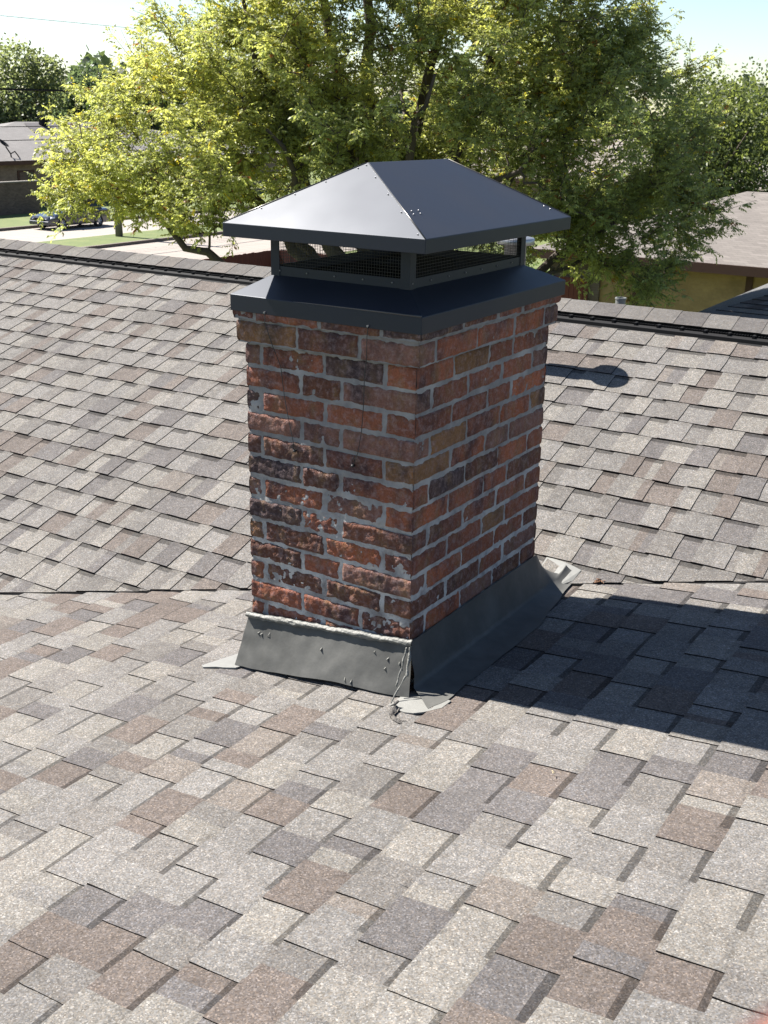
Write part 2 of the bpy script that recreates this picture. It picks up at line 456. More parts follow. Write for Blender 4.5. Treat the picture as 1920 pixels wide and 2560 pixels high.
for r in range(-1, nrow):
    zc = -(r-.5)*c_ if r >= 1 else (c_*.5 if r == 0 else c_*1.5)
    z0, z1 = zc-c_/2+gap/2, zc+c_/2-gap/2
    ex = {0: .018, -1: .025}.get(r, 0.)
    fj = [0]+[(j*CW) for j in front_joints(r)]+[CW]
    sj = [0]+[j*CD for j in side_joints(r)]+[CD]
    # the corner brick shares its colour round the corner
    cc = bpick(rb); cl = bpick(rb); cbk = bpick(rb)
    for (O, U, N, J, c0, c1, fine) in (((-CW, 0, 0), (1, 0, 0), (0, -1, 0), fj, cl, cc, 1), ((0, 0, 0), (0, 1, 0), (1, 0, 0), sj, cc, cbk, 1),
                                 ((0, CD, 0), (-1, 0, 0), (0, 1, 0), fj, cbk, bpick(rb), 0), ((-CW, CD, 0), (0, -1, 0), (-1, 0, 0), sj, bpick(rb), cl, 0)):
        for i in range(len(J)-1):
            first, last = i == 0, i == len(J)-2
            u0 = J[i]+(0 if first else gap/2)-(ex if first else 0); u1 = J[i+1]-(0 if last else gap/2)+(ex if last else 0)
            col = c0 if first else c1 if last else bpick(rb)
            nu = max(4, int((u1-u0)/.0055)) if fine else 8
            brick_face(O, U, N, u0, u1, z0, z1, ex, col, rb.uniform(0, 100), nu, 11 if fine else 4, 1 if first else None, 1 if last else None)
bricks = bm_b.build('brickwork', M_BRICK, chim, smooth=True, colour=True, off=CO)
mb = MB()
def wallgrid(x0, x1, y0, y1, z0, z1, st=.006, amp=.0028):
    def disp(p): return amp*noise.noise(Vector(p)*34)+amp*.7*noise.noise(Vector(p)*85)
    nx, ny, nz = int((x1-x0)/st), int((y1-y0)/st), int((z1-z0)/st)
    def fd(a, b):
        x, z = x0+(x1-x0)*a, z0+(z1-z0)*b; k = 1+.45*clamp((-.25-z)/.2)*clamp(.5+noise.noise(Vector((x*5, z*5, 3)))*1.5)
        return (x, y0-disp((x, y0, z))*k-.0012*(k-1), z)
    mb.grid(fd, nx, nz)
    mb.grid(lambda a, b: (x1+disp((x1, y0+(y1-y0)*a, z0+(z1-z0)*b)), y0+(y1-y0)*a, z0+(z1-z0)*b), ny, nz)
    mb.grid(lambda a, b: (x1-(x1-x0)*a, y1, z0+(z1-z0)*b), 4, 4)
    mb.grid(lambda a, b: (x0, y1-(y1-y0)*a, z0+(z1-z0)*b), 4, 4)
    mb.add([(x0, y0, z1), (x1, y0, z1), (x1, y1, z1), (x0, y1, z1)], [(0, 1, 2, 3)])
    mb.add([(x0, y0, z0), (x1, y0, z0), (x1, y1, z0), (x0, y1, z0)], [(3, 2, 1, 0)])
wallgrid(-CW+.0035, -.0035, .0035, CD-.0035, -15*c_-.05, .002)
e = .018; wallgrid(-CW+.004-e, -.004+e, .004-e, CD-.004+e, .002, c_+.003)
e = .025; wallgrid(-CW+.004-e, -.004+e, .004-e, CD-.004+e, c_+.003, 2*c_)
mb.build('mortar', M_MORTAR, chim, smooth=True, off=CO)

# flashing
def roofz(x, y): return max(zfront(x), zrear(x, y)) if y > Y0+VX*x else zfront(x)
rf = random.Random(31)
def nz_(x, y, z, s, a): return a*noise.noise(Vector((x*s, y*s, z*s)))
def ftop(x): return -.802+(-.870+.802)*clamp(-x/CW)
mb = MB()
def ff(a, b):            # front panel, leaning outwards, lower edge curling clear of the shingles
    x = (-CW-.012-.022*(1-b))+(CW+.022+.048*(1-b))*a
    zt = ftop(x)-.004; zb = zfront(x)+.012+.012*math.exp(-((a-.55)/.3)**2)-.004*a
    z = zb+(zt-zb)*b; y = -.006-.050*(1-b)**1.15-.012*(1-b)*math.sin(a*3.1)
    y += nz_(x, 0, z, 7, .006)*(1-b*.7)+nz_(x, 3, z, 22, .0022)
    return (x, y, z)
mb.grid(ff, 60, 18)
back_ = [(ff(i/60, 0)) for i in range(61)]
mb.add([p for p in back_]+[(p[0], p[1]+.003, p[2]+.001) for p in back_], [(i+1, i, i+61, i+62) for i in range(60)])
mb.build('flashing', M_FLASH, chim, smooth=True, off=CO)['label'] = 'dented grey flashing panel at the foot of the front face'
mb = MB()
def fr(a, b):            # right side: wall part then an apron out on the roof
    y = -.075*(1-clamp(b*2))-.006+(1.035+.02)*a*(1) if a < .999 else 1.04
    y0 = -.012-.088*clamp(1-b*1.6)
    y = y0+(1.03-y0)*a
    past = clamp((y-CD-.005)/.16)
    hgt = (1-past)**.6
    ztop_ = -.802*hgt+(roofz(0, y)+.008)*(1-hgt)
    xo = .150-.075*clamp((y-.55)/.5)+nz_(y, 1, 1, 6, .012)-.03*math.exp(-((y+.10)/.05)**2)
    if b > .5:           # wall part
        f = (b-.5)*2; x = .006+(.030)*(1-f)**1.3; zb = roofz(.036, y)+.030
        z = zb+(ztop_-zb)*f if ztop_ > zb else ztop_+.0*f
        x += nz_(y, z, 2, 9, .003)-past*.05*f
    else:
        f = 1-b*2; x = .036+(xo-.036)*f; z = roofz(x, y)+.0105+.0195*(1-f)**2.2
        x += 0; z += nz_(x, y, 4, 14, .002)*(1-f)
    return (x, y, z)
mb.grid(fr, 70, 26, flip=True)
mb.build('flashing', M_FLASH, chim, smooth=True, off=CO)['label'] = 'grey flashing sweeping from the side face out onto the shingles'
# base sheets peeping out beside the flashing
def sheet(pts, h=.0105, n=10):
    mb = MB()
    vs = [(x, y, roofz(x, y)+h+nz_(x, y, 0, 25, .0015)) for x, y in pts]; k = len(vs)
    mb.add(vs+[(a, b, cc-.006) for a, b, cc in vs], [tuple(range(k))]+[(i, (i+1) % k, (i+1) % k+k, i+k) for i in range(k)])
    mb.build('base_sheet', M_SHEET, chim, off=CO)
sheet([(-.72, -.095), (-.705, -.105), (-.665, -.088), (-.64, -.082), (-.60, -.07), (-.57, .0), (-.57, .9), (-.66, .66), (-.655, .2), (-.665, .04)])
sheet([(.010, -.118), (.03, -.132), (.075, -.142), (.100, -.138), (.125, -.120), (.158, -.078), (.16, -.03), (.03, 0), (0.01, -.05)], .0095)
sheet([(-.06, 1.075), (.02, 1.063), (.055, 1.055), (.09, 1.045), (.085, .985), (.05, .93), (-.05, .93)], .012)
# sealant beads, smears and drips
mb = MB()
def bead(P, r, n=90, wob=.004, sc=30, sd=0, k=7):
    pts = []; rr = []
    for i in range(n+1):
        t = i/n; p = Vector(P(t)); q = p*sc+Vector((sd, sd, sd))
        p += Vector((noise.noise(q), noise.noise(q+Vector((7, 0, 0)))*.5, noise.noise(q+Vector((0, 9, 0)))))*wob
        pts.append(p); rr.append(r*(1+.9*noise.noise(q*1.3)))
    mb.tube(pts, rr, k)
def smear(a, b):
    x = -CW-.016+(CW+.030)*a; zt = ftop(-CW+CW*a)
    up = .010+.005*noise.noise(Vector((x*14, 1, 0)))+.003*noise.noise(Vector((x*60, 1, 0))); dn = -.010-.006*noise.noise(Vector((x*11, 5, 0)))-.004*noise.noise(Vector((x*50, 8, 0)))
    z = zt+dn+(up-dn)*b; rdg = noise.noise(Vector((x*9, z*260, 2)))*.0028+noise.noise(Vector((x*40, z*120, 9)))*.0022
    return (x, -.0085-.0085*math.sin(math.pi*min(1, b*1.1+.0))**.7*(1 if b < .9 else .3)-rdg*(1 if 0 < b < 1 else 0)-(.004 if b == 0 else 0), z)
mb.grid(smear, 200, 12)
mb.grid(lambda a, b: (lambda p: (p[0], p[1]+.006*b, p[2]))(smear(a, 0)), 200, 1, flip=True)
bead(lambda t: (.012-.0*t+.012*t, -.018-.034*t**1.2, -.812-.075*t), .0036, 30, .004, 40, 5)
bead(lambda t: (.004-.004*t, -.022-.045*t, -.815-.105*t), .0026, 30, .004, 40, 15)
bead(lambda t: (.020-.016*t, -.052-.050*t, -.885-.070*t), .0022, 24, .003, 40, 19)
for (fx, fz) in ((.10, .72), (.12, .70), (.165, .74), (.50, .62), (.80, .74), (.88, .66), (.87, .48), (.66, .13), (.70, .12), (.94, .62)):
    p = Vector(ff(fx, fz)); q = Vector(ff(fx+rf.uniform(-.012, .012), fz-rf.uniform(.03, .12)))
    m_ = (p+q)/2+Vector((rf.uniform(-.004, .004), -.004, 0)); s_ = rf.uniform(.0014, .0034)
    mb.tube([p, m_, q], [s_*.5, s_*.8, s_*.25], 6)
mb.build('sealant', M_SEAL, chim, smooth=True, off=CO)

# ------------------------------------------------------------------ chimney cap
capo = empty('chimney_cap', (-CW/2, CD/2, .07)); KO = (-CW/2, CD/2, .07)
tag(capo, 'black metal hip-roofed cap with mesh sides on top of the brick chimney', 'chimney cap')
def bevel(o, wd, seg=2):
    m = o.modifiers.new('bevel', 'BEVEL'); m.width = wd; m.segments = seg; m.limit_method = 'ANGLE'; m.angle_limit = R_(20)
LX0, LX1, LY0, LY1 = -CW-.0405, .0405, -.0405, CD+.0234
ZL, ZLB, ZAP, YA, YBk = .3373, .3000, .5045, .1944, .6348
mb = MB(); xm = (LX0+LX1)/2
v = [(LX0, LY0, ZL), (LX1, LY0, ZL), (LX1, LY1, ZL), (LX0, LY1, ZL), (xm, YA, ZAP), (xm, YBk, ZAP), (LX0, LY0, ZLB), (LX1, LY0, ZLB), (LX1, LY1, ZLB), (LX0, LY1, ZLB)]
iw = .012
vi = [(LX0+iw, LY0+iw, ZLB), (LX1-iw, LY0+iw, ZLB), (LX1-iw, LY1-iw, ZLB), (LX0+iw, LY1-iw, ZLB)]
vt = [(a, b, ZL-.006) for a, b, _ in vi]
mb.add(v+vi+vt, [(0, 1, 4), (1, 2, 5, 4), (2, 3, 5), (3, 0, 4, 5), (0, 6, 7, 1), (1, 7, 8, 2), (2, 8, 9, 3), (3, 9, 6, 0),
               (6, 10, 11, 7), (7, 11, 12, 8), (8, 12, 13, 9), (9, 13, 10, 6), (10, 14, 15, 11), (11, 15, 16, 12), (12, 16, 17, 13), (13, 17, 14, 10), (14, 17, 16, 15)])
lid = mb.build('lid', M_BLACK, capo, off=KO); bevel(lid, .0016, 2)
# raised seams on the hips, in a lighter tone that paints their lit edge
M_GLINT = simple('glint_black_steel', (.10, .095, .09), .3, .6)  # lighter than the cap steel: edge highlight put into the colour
for a, b in (((LX1, LY0, ZL), (xm, YA, ZAP)), ((LX0, LY0, ZL), (xm, YA, ZAP)), ((LX1, LY1, ZL), (xm, YBk, ZAP)), ((LX0, LY1, ZL), (xm, YBk, ZAP))):
    mb = MB(); a, b = Vector(a), Vector(b); mb.tube([a+(b-a)*.01, a+(b-a)*.3+Vector((0, 0, .0006)), a+(b-a)*.99], .0021, 6)
    mb.build('seam', M_GLINT, lid, smooth=True, off=KO)
def screws(name, pts, par, r=.0042, ax='z'):
    for p, n in pts:
        mb = MB(); p, n = Vector(p), Vector(n).normalized(); mb.tube([p, p+n*.0016, p+n*.003], [r, r, r*.6], 8)
        mb.build(name, M_SCREW, par, off=KO)
def on_lid_front(a, b):   # a across, b up the slope
    p0 = Vector((LX0+(LX1-LX0)*a, LY0, ZL)); return p0.lerp(Vector((xm, YA, ZAP)), b)
nF = Vector((0, -(ZAP-ZL), YA-LY0)).normalized(); nR = Vector((ZAP-ZL, 0, LX1-xm)).normalized()
def hipf(t, off):
    p = Vector((LX1, LY0, ZL)).lerp(Vector((xm, YA, ZAP)), t); return p+Vector((-off, 0, 0))
def hipl(t, off):
    p = Vector((LX0, LY0, ZL)).lerp(Vector((xm, YA, ZAP)), t); return p+Vector((off, 0, 0))
def hipr(t, off):
    p = Vector((LX1, LY0, ZL)).lerp(Vector((xm, YA, ZAP)), t); return p+Vector((0, off, 0))
def hipb(t, off):
    p = Vector((LX1, LY1, ZL)).lerp(Vector((xm, YBk, ZAP)), t); return p+Vector((0, -off, 0))
pts = [(hipf(t, .014), nF) for t in (.05, .32, .55, .78, .95)]+[(hipl(t, .016), nF) for t in (.24, .47, .68, .9)]
pts += [(hipr(.33, .03), nR), (hipr(.29, .028), nR), (hipr(.33, .065), nR), (hipr(.29, .063), nR), (hipb(.14, .03), nR), (hipb(.19, .03), nR)]
screws('screw', pts, lid, .0020)
# skirt
sx = .0298; SX0, SX1, SY0, SY1 = -CW-sx, sx, -sx, CD+.0398
ZS, ZSB = .1384, .0927; IX0, IX1, IY0, IY1 = -.534, -.070, .068, .757; ZI = .190
mb = MB()
v = [(SX0, SY0, ZS), (SX1, SY0, ZS), (SX1, SY1, ZS), (SX0, SY1, ZS), (IX0, IY0, ZI), (IX1, IY0, ZI), (IX1, IY1, ZI), (IX0, IY1, ZI), (SX0, SY0, ZSB), (SX1, SY0, ZSB), (SX1, SY1, ZSB), (SX0, SY1, ZSB)]
th = .003
vi = [(SX0+th, SY0+th, ZSB), (SX1-th, SY0+th, ZSB), (SX1-th, SY1-th, ZSB), (SX0+th, SY1-th, ZSB)]
vt = [(a, b, ZS-.004) for a, b, _ in vi]
mb.add(v+vi+vt, [(0, 1, 5, 4), (1, 2, 6, 5), (2, 3, 7, 6), (3, 0, 4, 7), (0, 8, 9, 1), (1, 9, 10, 2), (2, 10, 11, 3), (3, 11, 8, 0),
   (8, 12, 13, 9), (9, 13, 14, 10), (10, 14, 15, 11), (11, 15, 12, 8), (12, 16, 17, 13), (13, 17, 18, 14), (14, 18, 19, 15), (15, 19, 16, 12), (16, 19, 18, 17)])
sk = mb.build('skirt', M_BLACK, capo, off=KO); bevel(sk, .0026, 3)
mb = MB(); mb.tube([(-.385, SY0+.0008, ZS+.0002), (-.30, SY0+.0006, ZS+.0012), (-.1, SY0+.0004, ZS+.0020), (SX1-.003, SY0+.0004, ZS+.0022)], [.0006, .0014, .0024, .0028], 8)  # tapered pale tube added as the sun glint along the skirt's front edge
mb.build('hem_glint', M_GLINT, sk, smooth=True, off=KO)
# collar with flanges and floor
mb = MB(); ch = .026
for a, b in (((IX0, IY0), (IX1, IY0+.002)), ((IX0, IY1-.002), (IX1, IY1)), ((IX0, IY0+.002), (IX0+.002, IY1-.002)), ((IX1-.002, IY0+.002), (IX1, IY1-.002))):
    mb.box((a[0], a[1], ZI-.004), (b[0], b[1], ZI+ch))
mb.build('collar', M_BLACK, capo, off=KO)
M_VOID = simple('void_black_steel', (.004, .004, .0045), .95, spec=.05)  # near-black and dull: paints the unlit void inside the cap
mb = MB(); mb.box((IX0+.003, IY0+.003, ZI-.030), (IX1-.003, IY1-.003, ZI-.002)); mb.build('inner_floor', M_VOID, capo, off=KO)
for cy_ in (.28, .55):   # flue openings inside
    mb = MB(); mb.lathe((-.302, cy_, ZI-.0015), [(.085, 0), (.085, .02), (.078, .02), (.078, .0)], 24); mb.build('flue_ring', M_VOID, capo, off=KO)
pw = .030
for (px, py, dx, dy) in ((IX0, IY0, 1, 1), (IX1, IY0, -1, 1), (IX1, IY1, -1, -1), (IX0, IY1, 1, -1)):
    mb = MB(); t_ = .0025; o_ = .0022
    px2, py2 = px-dx*o_, py-dy*o_
    xa, xb = sorted((px2, px2+dx*pw)); ya, yb = sorted((py2, py2+dy*t_)); mb.box((xa, ya, ZI-.003), (xb, yb, .328))
    xa, xb = sorted((px2, px2+dx*t_)); ya, yb = sorted((py2+dy*t_, py2+dy*pw)); mb.box((xa, ya, ZI-.003), (xb, yb, .326))
    mb.build('post', M_BLACK, capo, off=KO)
mb = MB(); wr = .0004; cell = .0085
def wires(p0, p1, z0, z1, nrm):
    p0, p1 = Vector(p0), Vector(p1); L = (p1-p0).length; d = (p1-p0)/L; n = int(L/cell)
    for i in range(1, n):
        q = p0+d*(L*i/n); a = [(-wr, -wr), (wr, -wr), (wr, wr), (-wr, wr)]
        mb.box((q.x-wr, q.y-wr, z0), (q.x+wr, q.y+wr, z1))
    z = z0
    while z < z1:
        a, b = (p0, p1) if (p0.x < p1.x or p0.y < p1.y) else (p1, p0)
        mb.box((a.x-wr, a.y-wr, z-wr), (b.x+wr, b.y+wr, z+wr)); z += cell
ins = .004
wires((IX0+ins, IY0+ins, 0), (IX1-ins, IY0+ins, 0), ZI+ch-.004, .325, 0); wires((IX1-ins, IY0+ins, 0), (IX1-ins, IY1-ins, 0), ZI+ch-.004, .325, 0)
wires((IX0+ins, IY1-ins, 0), (IX1-ins, IY1-ins, 0), ZI+ch-.004, .325, 0); wires((IX0+ins, IY0+ins, 0), (IX0+ins, IY1-ins, 0), ZI+ch-.004, .325, 0)
mb.build('mesh_screen', M_WIREMESH, capo, off=KO)
sp = [((IX1+.001, IY0+.012+i*.098, ZI+.014), (1, 0, 0)) for i in range(8)]+[((IX0+.03+i*.095, IY0-.001, ZI+.014), (0, -1, 0)) for i in range(5)]
screws('screw', sp, capo, .0024)
# two stay wires with their eyelets and anchors
for pts, an in (([(-.485, -.031, .098), (-.483, -.034, .07), (-.462, -.024, .0), (-.447, -.010, -.055), (-.434, -.012, -.14), (-.421, -.012, -.20), (-.404, -.014, -.262), (-.401, -.012, -.292)], (-.400, -.008, -.297)),
               ([(-.136, -.031, .098), (-.137, -.034, .07), (-.145, -.022, .01), (-.157, -.014, -.045), (-.160, -.012, -.12), (-.166, -.012, -.20), (-.176, -.014, -.262), (-.192, -.012, -.300)], (-.196, -.008, -.306))):
    mb = MB(); mb.tube(pts, .0012, 5); wv = mb.build('stay_wire', M_WIREMESH, capo, off=KO)
    mb = MB(); p = Vector(an); mb.tube([p+Vector((0, .008, 0)), p+Vector((0, -.004, 0)), p+Vector((0, -.008, 0))], [.003, .005, .003], 8)
    q = Vector(pts[-1]); mb.tube([q+Vector((.004*math.cos(k), -.002, .009+.010*math.sin(k))) for k in [i*.7 for i in range(9)]], .0011, 5)
    mb.build('anchor', M_WIREMESH, wv, smooth=True, off=KO)
    mb = MB(); p = Vector(pts[0]); mb.tube([p+Vector((0, .004, .001)), p+Vector((0, -.004, .001))], .003, 8); mb.build('eyelet', M_SCREW, wv, off=KO)

# ------------------------------------------------------------------ small things on the roof
xv = -.822; yv = 2.221; zv = zrear(0, yv)
vp = empty('vent_pipe', (xv, yv, zv)); tag(vp, 'round capped metal vent pipe standing behind the brick chimney', 'vent pipe')
mb = MB(); mb.lathe((0, 0, 0), [(.075, -.03), (.07, .02), (.050, .05), (.050, .57), (.053, .57)], 24); mb.build('pipe', simple('galvanised_steel', (.45, .45, .46), .4, .8), vp, smooth=True)
mb = MB(); mb.lathe((0, 0, .575), [(.050, 0), (.083, .0), (.086, .004), (.086, .026), (.080, .03), (.0, .045)], 28); mb.build('rain_cap', simple('galvanised_cap', (.45, .45, .46), .4, .8), vp, smooth=True)
pv = empty('plumbing_vent', (-.632, 3.10, -.40)); tag(pv, 'short pale grey plastic pipe poking above the ridge right of the chimney', 'pipe')
mb = MB(); mb.lathe((0, 0, 0), [(.026, -.1), (.026, .142), (.029, .142), (.029, .150), (.022, .150), (.022, .05)], 20); mb.build('pipe', M_PVC, pv, smooth=False)
mb = MB(); mb.lathe((0, 0, 0), [(.12, -.09), (.06, -.03), (.032, .02), (.032, .03)], 20); mb.build('boot', M_VENT, pv, smooth=True)

def leafbit(name, label, cat, P, col, n, L, seed):
    rng = random.Random(seed); mb = MB()
    for i in range(n):
        a = rng.uniform(0, 6.28); b = rng.uniform(.1, .9); d = Vector((math.cos(a)*math.cos(b), math.sin(a)*math.cos(b), math.sin(b)*.7)); l = L*rng.uniform(.5, 1)
        s = Vector((-math.sin(a), math.cos(a), rng.uniform(-.3, .3)))*l*.16
        p = Vector((rng.uniform(-L*.3, L*.3), rng.uniform(-L*.2, L*.2), .002))
        cu_ = Vector((0, 0, -l*.2))
        mb.add([p, p+d*l*.4+s, p+d*l*.4-s, p+d*l*.8+s*.7+cu_*.4, p+d*l*.8-s*.7+cu_*.4, p+d*l+cu_], [(0, 1, 2), (1, 3, 4, 2), (3, 5, 4)])
        mb.tube([p, p+d*l*.5+Vector((0, 0, .001)), p+d*l+cu_], .0008, 4)
    o = mb.build(name, simple(name+'_dry', col, .8, 0, .4, 60)); o.location = P; tag(o, label, cat); return o
leafbit('dead_leaves', 'curled brown dead leaves caught in the roof valley right of the chimney', 'dead leaves', (.175, 1.015, zfront(.175)+.014), (.20, .10, .05), 12, .028, 3)
o = leafbit('fallen_leaf', 'tiny pale yellow leaf lying on the shingles below the chimney shadow', 'leaf', (.60, -.30, zfront(.60)+.011), (.6, .5, .3), 2, .016, 6)
def frag():
    mb = MB(); rng = random.Random(12)
    def fn(a, b):
        x = -.045+.10*a; y = -.010+.020*b*(1+.5*math.sin(a*7)); z = .004+.006*math.sin(a*9+b*2)*math.sin(b*3)+nz_(a*3, b*3, 0, 3, .006)
        return (x*.9+.004*math.sin(b*5), y-.018*math.sin(a*2.6), z)
    mb.grid(fn, 24, 8); mb.grid(lambda a, b: tuple(Vector(fn(a, b))-Vector((0, 0, .004))), 24, 8, flip=True)
    mb.tube([(-.05, .006, .008), (-.043, .012, .016), (-.036, .0, .013), (-.045, -.010, .004)], [.003, .005, .004, .001], 6)
    o = mb.build('roofing_scrap', simple('torn_roofing', (.13, .12, .11), .95, 0, .5, 120, .8, 300), smooth=True)
    o.location = (.065, -.158, zfront(.065)+.008); o.rotation_euler = (0, 0, R_(-38)); tag(o, 'crumpled dark scrap of torn roofing at the front corner of the chimney', 'scrap')
frag()

# ------------------------------------------------------------------ ground, street
def sheet_obj(name, pts, z, mat, kind='structure'):
    mb = MB(); mb.add([(x, y, z) for x, y in pts], [tuple(range(len(pts)))]); o = mb.build(name, mat); o['kind'] = kind; return o
def mat_grass():
    t = NT('mown_grass'); c = t.ramp(t.noise(1.2, 5, .65), [(.3, (.055, .085, .016)), (.6, (.095, .115, .028)), (.75, (.12, .125, .045))])
    c = t.mix(.7, c, t.ramp(t.noise(30, 3, .7), [(.3, .6), (.7, 1.35)]), 'MULTIPLY'); t.set(Base_Color=c, Roughness=.9); return t.m
M_GRASS = mat_grass()
def mat_conc(name, col):
    t = NT(name); c = t.mix(t.noise(.5, 5, .6), tuple(v*.88 for v in col), tuple(v*1.08 for v in col))
    c = t.mix(.5, c, t.ramp(t.noise(20, 4, .7), [(.3, .88), (.7, 1.08)]), 'MULTIPLY')
    br = t.n('ShaderNodeTexBrick'); br.offset = 0; br.inputs['Scale'].default_value = .28; br.inputs['Mortar Size'].default_value = .006
    br.inputs['Color1'].default_value = br.inputs['Color2'].default_value = (1, 1, 1, 1); br.inputs['Mortar'].default_value = (.72, .7, .68, 1)
    t.l(t.tc.outputs['Object'], br.inputs['Vector']); c = t.mix(1., c, br.outputs['Color'], 'MULTIPLY')
    t.set(Base_Color=c, Roughness=.85); return t.m
M_CONC = mat_conc('street_concrete', (.23, .205, .18)); M_DRIVE = mat_conc('driveway_concrete', (.22, .19, .165))
sheet_obj('ground', [(-700, -500), (500, -500), (500, 900), (-700, 900)], GZ-.10, M_GRASS)
sheet_obj('street', [(-50.3, -150), (-43.9, -150), (-43.9, 400), (-50.3, 400)], GZ-.09, M_CONC)
sheet_obj('driveway', [(-40.3, 10), (-30.5, 10), (-30.5, 70), (-40.3, 70)], GZ-.085, M_DRIVE)
mb = MB(); mb.box((-43.9, -150, GZ-.11), (-40.5, 400, GZ+.02)); mb.build('grass_verge', M_GRASS)['kind'] = 'structure'
mb = MB(); mb.box((-200, -150, GZ-.11), (-50.5, 400, GZ+.03)); mb.build('lawn', M_GRASS)['kind'] = 'structure'
M_KERB = simple('kerb_concrete', (.15, .12, .10), .85, 0, .12, 3)
for nm, x in (('kerb', -50.5), ('kerb', -40.5)):
    mb = MB(); mb.box((x, -150, GZ-.12), (x+.2, 400, GZ+.06)); o = mb.build(nm, M_KERB); o['kind'] = 'structure'
mb = MB(); mb.box((-30.5, 10, GZ-.12), (-23.0, 40, GZ+.10))
def mulch():
    t = NT('red_mulch'); c = t.ramp(t.noise(9, 5, .7), [(.3, (.09, .028, .016)), (.7, (.17, .06, .036))]); t.set(Base_Color=c, Roughness=.95); return t.m
mb.build('mulch_bed', mulch())['kind'] = 'structure'

# ------------------------------------------------------------------ fences
def mat_wood(name, c1, c2):
    t = NT(name); c = t.mix(t.noise(3, 4, .6, stretch=(4, 4, .4)), c1, c2); t.set(Base_Color=c, Roughness=.85); return t.m
M_CEDAR = mat_wood('stained_cedar', (.085, .020, .013), (.15, .038, .024))
def board_fence(label, a, b, h):
    a, b = Vector(a), Vector(b); L = (b-a).length; ang = math.atan2((b-a).y, (b-a).x)
    root = empty('wooden_fence', (a.x, a.y, GZ-.1), ang); tag(root, label, 'fence', 'stained board fences behind the house')
    mb = MB(); rng = random.Random(int(L*7)); x = 0
    while x < L:
        mb.box((x, -.01+rng.uniform(-.004, .004), .05), (x+.138, .012, h+rng.uniform(-.012, .012))); x += .146
    mb.build('boards', M_CEDAR, root)
    mb = MB()
    for z in (.4, 1.0, h-.25): mb.box((0, .014, z), (L, .055, z+.09))
    mb.build('rail', M_CEDAR, root)
    x = 0
    while x <= L+.01:
        mb = MB(); mb.box((x-.05, .057, 0), (x+.05, .15, h-.05)); mb.build('post', M_CEDAR, root); x += L/max(1, round(L/2.4))
board_fence('red stained board fence running away left of the chimney beside the driveway', (-22.75, 14, 0), (-22.75, 28.4, 0), 2.0)
board_fence('dark red board fence end between the chimney cap and the yellow house', (-22.7, 28.45, 0), (-11.45, 28.45, 0), 2.0)

def mat_brickwall(name, c1, c2, mortar, scale=4.4):
    t = NT(name); br = t.n('ShaderNodeTexBrick'); br.inputs['Scale'].default_value = scale
    for k, v_ in (('Color1', c1), ('Color2', c2), ('Mortar', mortar)): br.inputs[k].default_value = (*v_, 1)
    br.inputs['Mortar Size'].default_value = .012; br.inputs['Brick Width'].default_value = .9; br.inputs['Row Height'].default_value = .3
    mp = t.n('ShaderNodeMapping'); mp.inputs['Rotation'].default_value = (R_(90), 0, 0)
    ge = t.n('ShaderNodeSeparateXYZ'); t.l(t.tc.outputs['Object'], ge.inputs[0])
    ad = t.n('ShaderNodeMath', operation='ADD'); t.l(ge.outputs[0], ad.inputs[0]); t.l(ge.outputs[1], ad.inputs[1])
    cb = t.n('ShaderNodeCombineXYZ'); t.l(ad.outputs[0], cb.inputs[0]); t.l(ge.outputs[2], cb.inputs[1]); t.l(cb.outputs[0], br.inputs['Vector'])
    c = t.mix(.8, br.outputs['Color'], t.ramp(t.noise(2.0, 5, .7), [(.3, .7), (.7, 1.25)]), 'MULTIPLY'); t.set(Base_Color=c, Roughness=.9); return t.m
M_BROWNB = mat_brickwall('brown_brick', (.08, .055, .042), (.12, .085, .065), (.14, .125, .11))
M_TANB = mat_brickwall('tan_brick', (.20, .145, .10), (.15, .105, .075), (.21, .19, .16))
M_YELB = mat_brickwall('yellow_brick', (.30, .205, .095), (.27, .18, .085), (.27, .20, .11))
M_WOOD = simple('brown_timber', (.075, .032, .02), .8)
M_GLASS = simple('window_glass', (.03, .035, .04), .08)

bw = empty('brick_wall', (-57, 30, GZ)); tag(bw, 'long dark brown brick wall behind the lawn and parked car', 'wall')
mb = MB(); mb.box((-.15, -40, 0), (.15, 17.8, 1.92)); mb.build('wall', M_BROWNB, bw)
mb = MB(); mb.box((-.22, -40, 1.922), (.22, 17.86, 2.0)); mb.build('coping', simple('coping_stone', (.2, .18, .16), .85), bw)

# generic hipped roof with courses as colour
def mat_farroof(name, c1, c2, sc=1.0):
    t = NT(name); br = t.n('ShaderNodeTexBrick'); br.inputs['Scale'].default_value = 3.5*sc; br.inputs['Mortar Size'].default_value = .02
    br.inputs['Color1'].default_value = (*c1, 1); br.inputs['Color2'].default_value = (*c2, 1); br.inputs['Mortar'].default_value = tuple(v*.45 for v in c1)+(1,)
    br.inputs['Brick Width'].default_value = 1.2; br.inputs['Row Height'].default_value = .45; br.inputs['Mortar Smooth'].default_value = .8
    ge = t.n('ShaderNodeSeparateXYZ'); t.l(t.tc.outputs['Object'], ge.inputs[0])
    ad = t.n('ShaderNodeMath', operation='ADD'); t.l(ge.outputs[0], ad.inputs[0]); t.l(ge.outputs[1], ad.inputs[1])
    mu = t.n('ShaderNodeMath', operation='MULTIPLY'); mu.inputs[1].default_value = 3.2; t.l(ge.outputs[2], mu.inputs[0])
    cb = t.n('ShaderNodeCombineXYZ'); t.l(ad.outputs[0], cb.inputs[0]); t.l(mu.outputs[0], cb.inputs[1]); t.l(cb.outputs[0], br.inputs['Vector'])
    c = t.mix(.8, br.outputs['Color'], t.ramp(t.noise(.8, 5, .6), [(.3, .86), (.7, 1.1)]), 'MULTIPLY'); t.set(Base_Color=c, Roughness=.9); return t.m
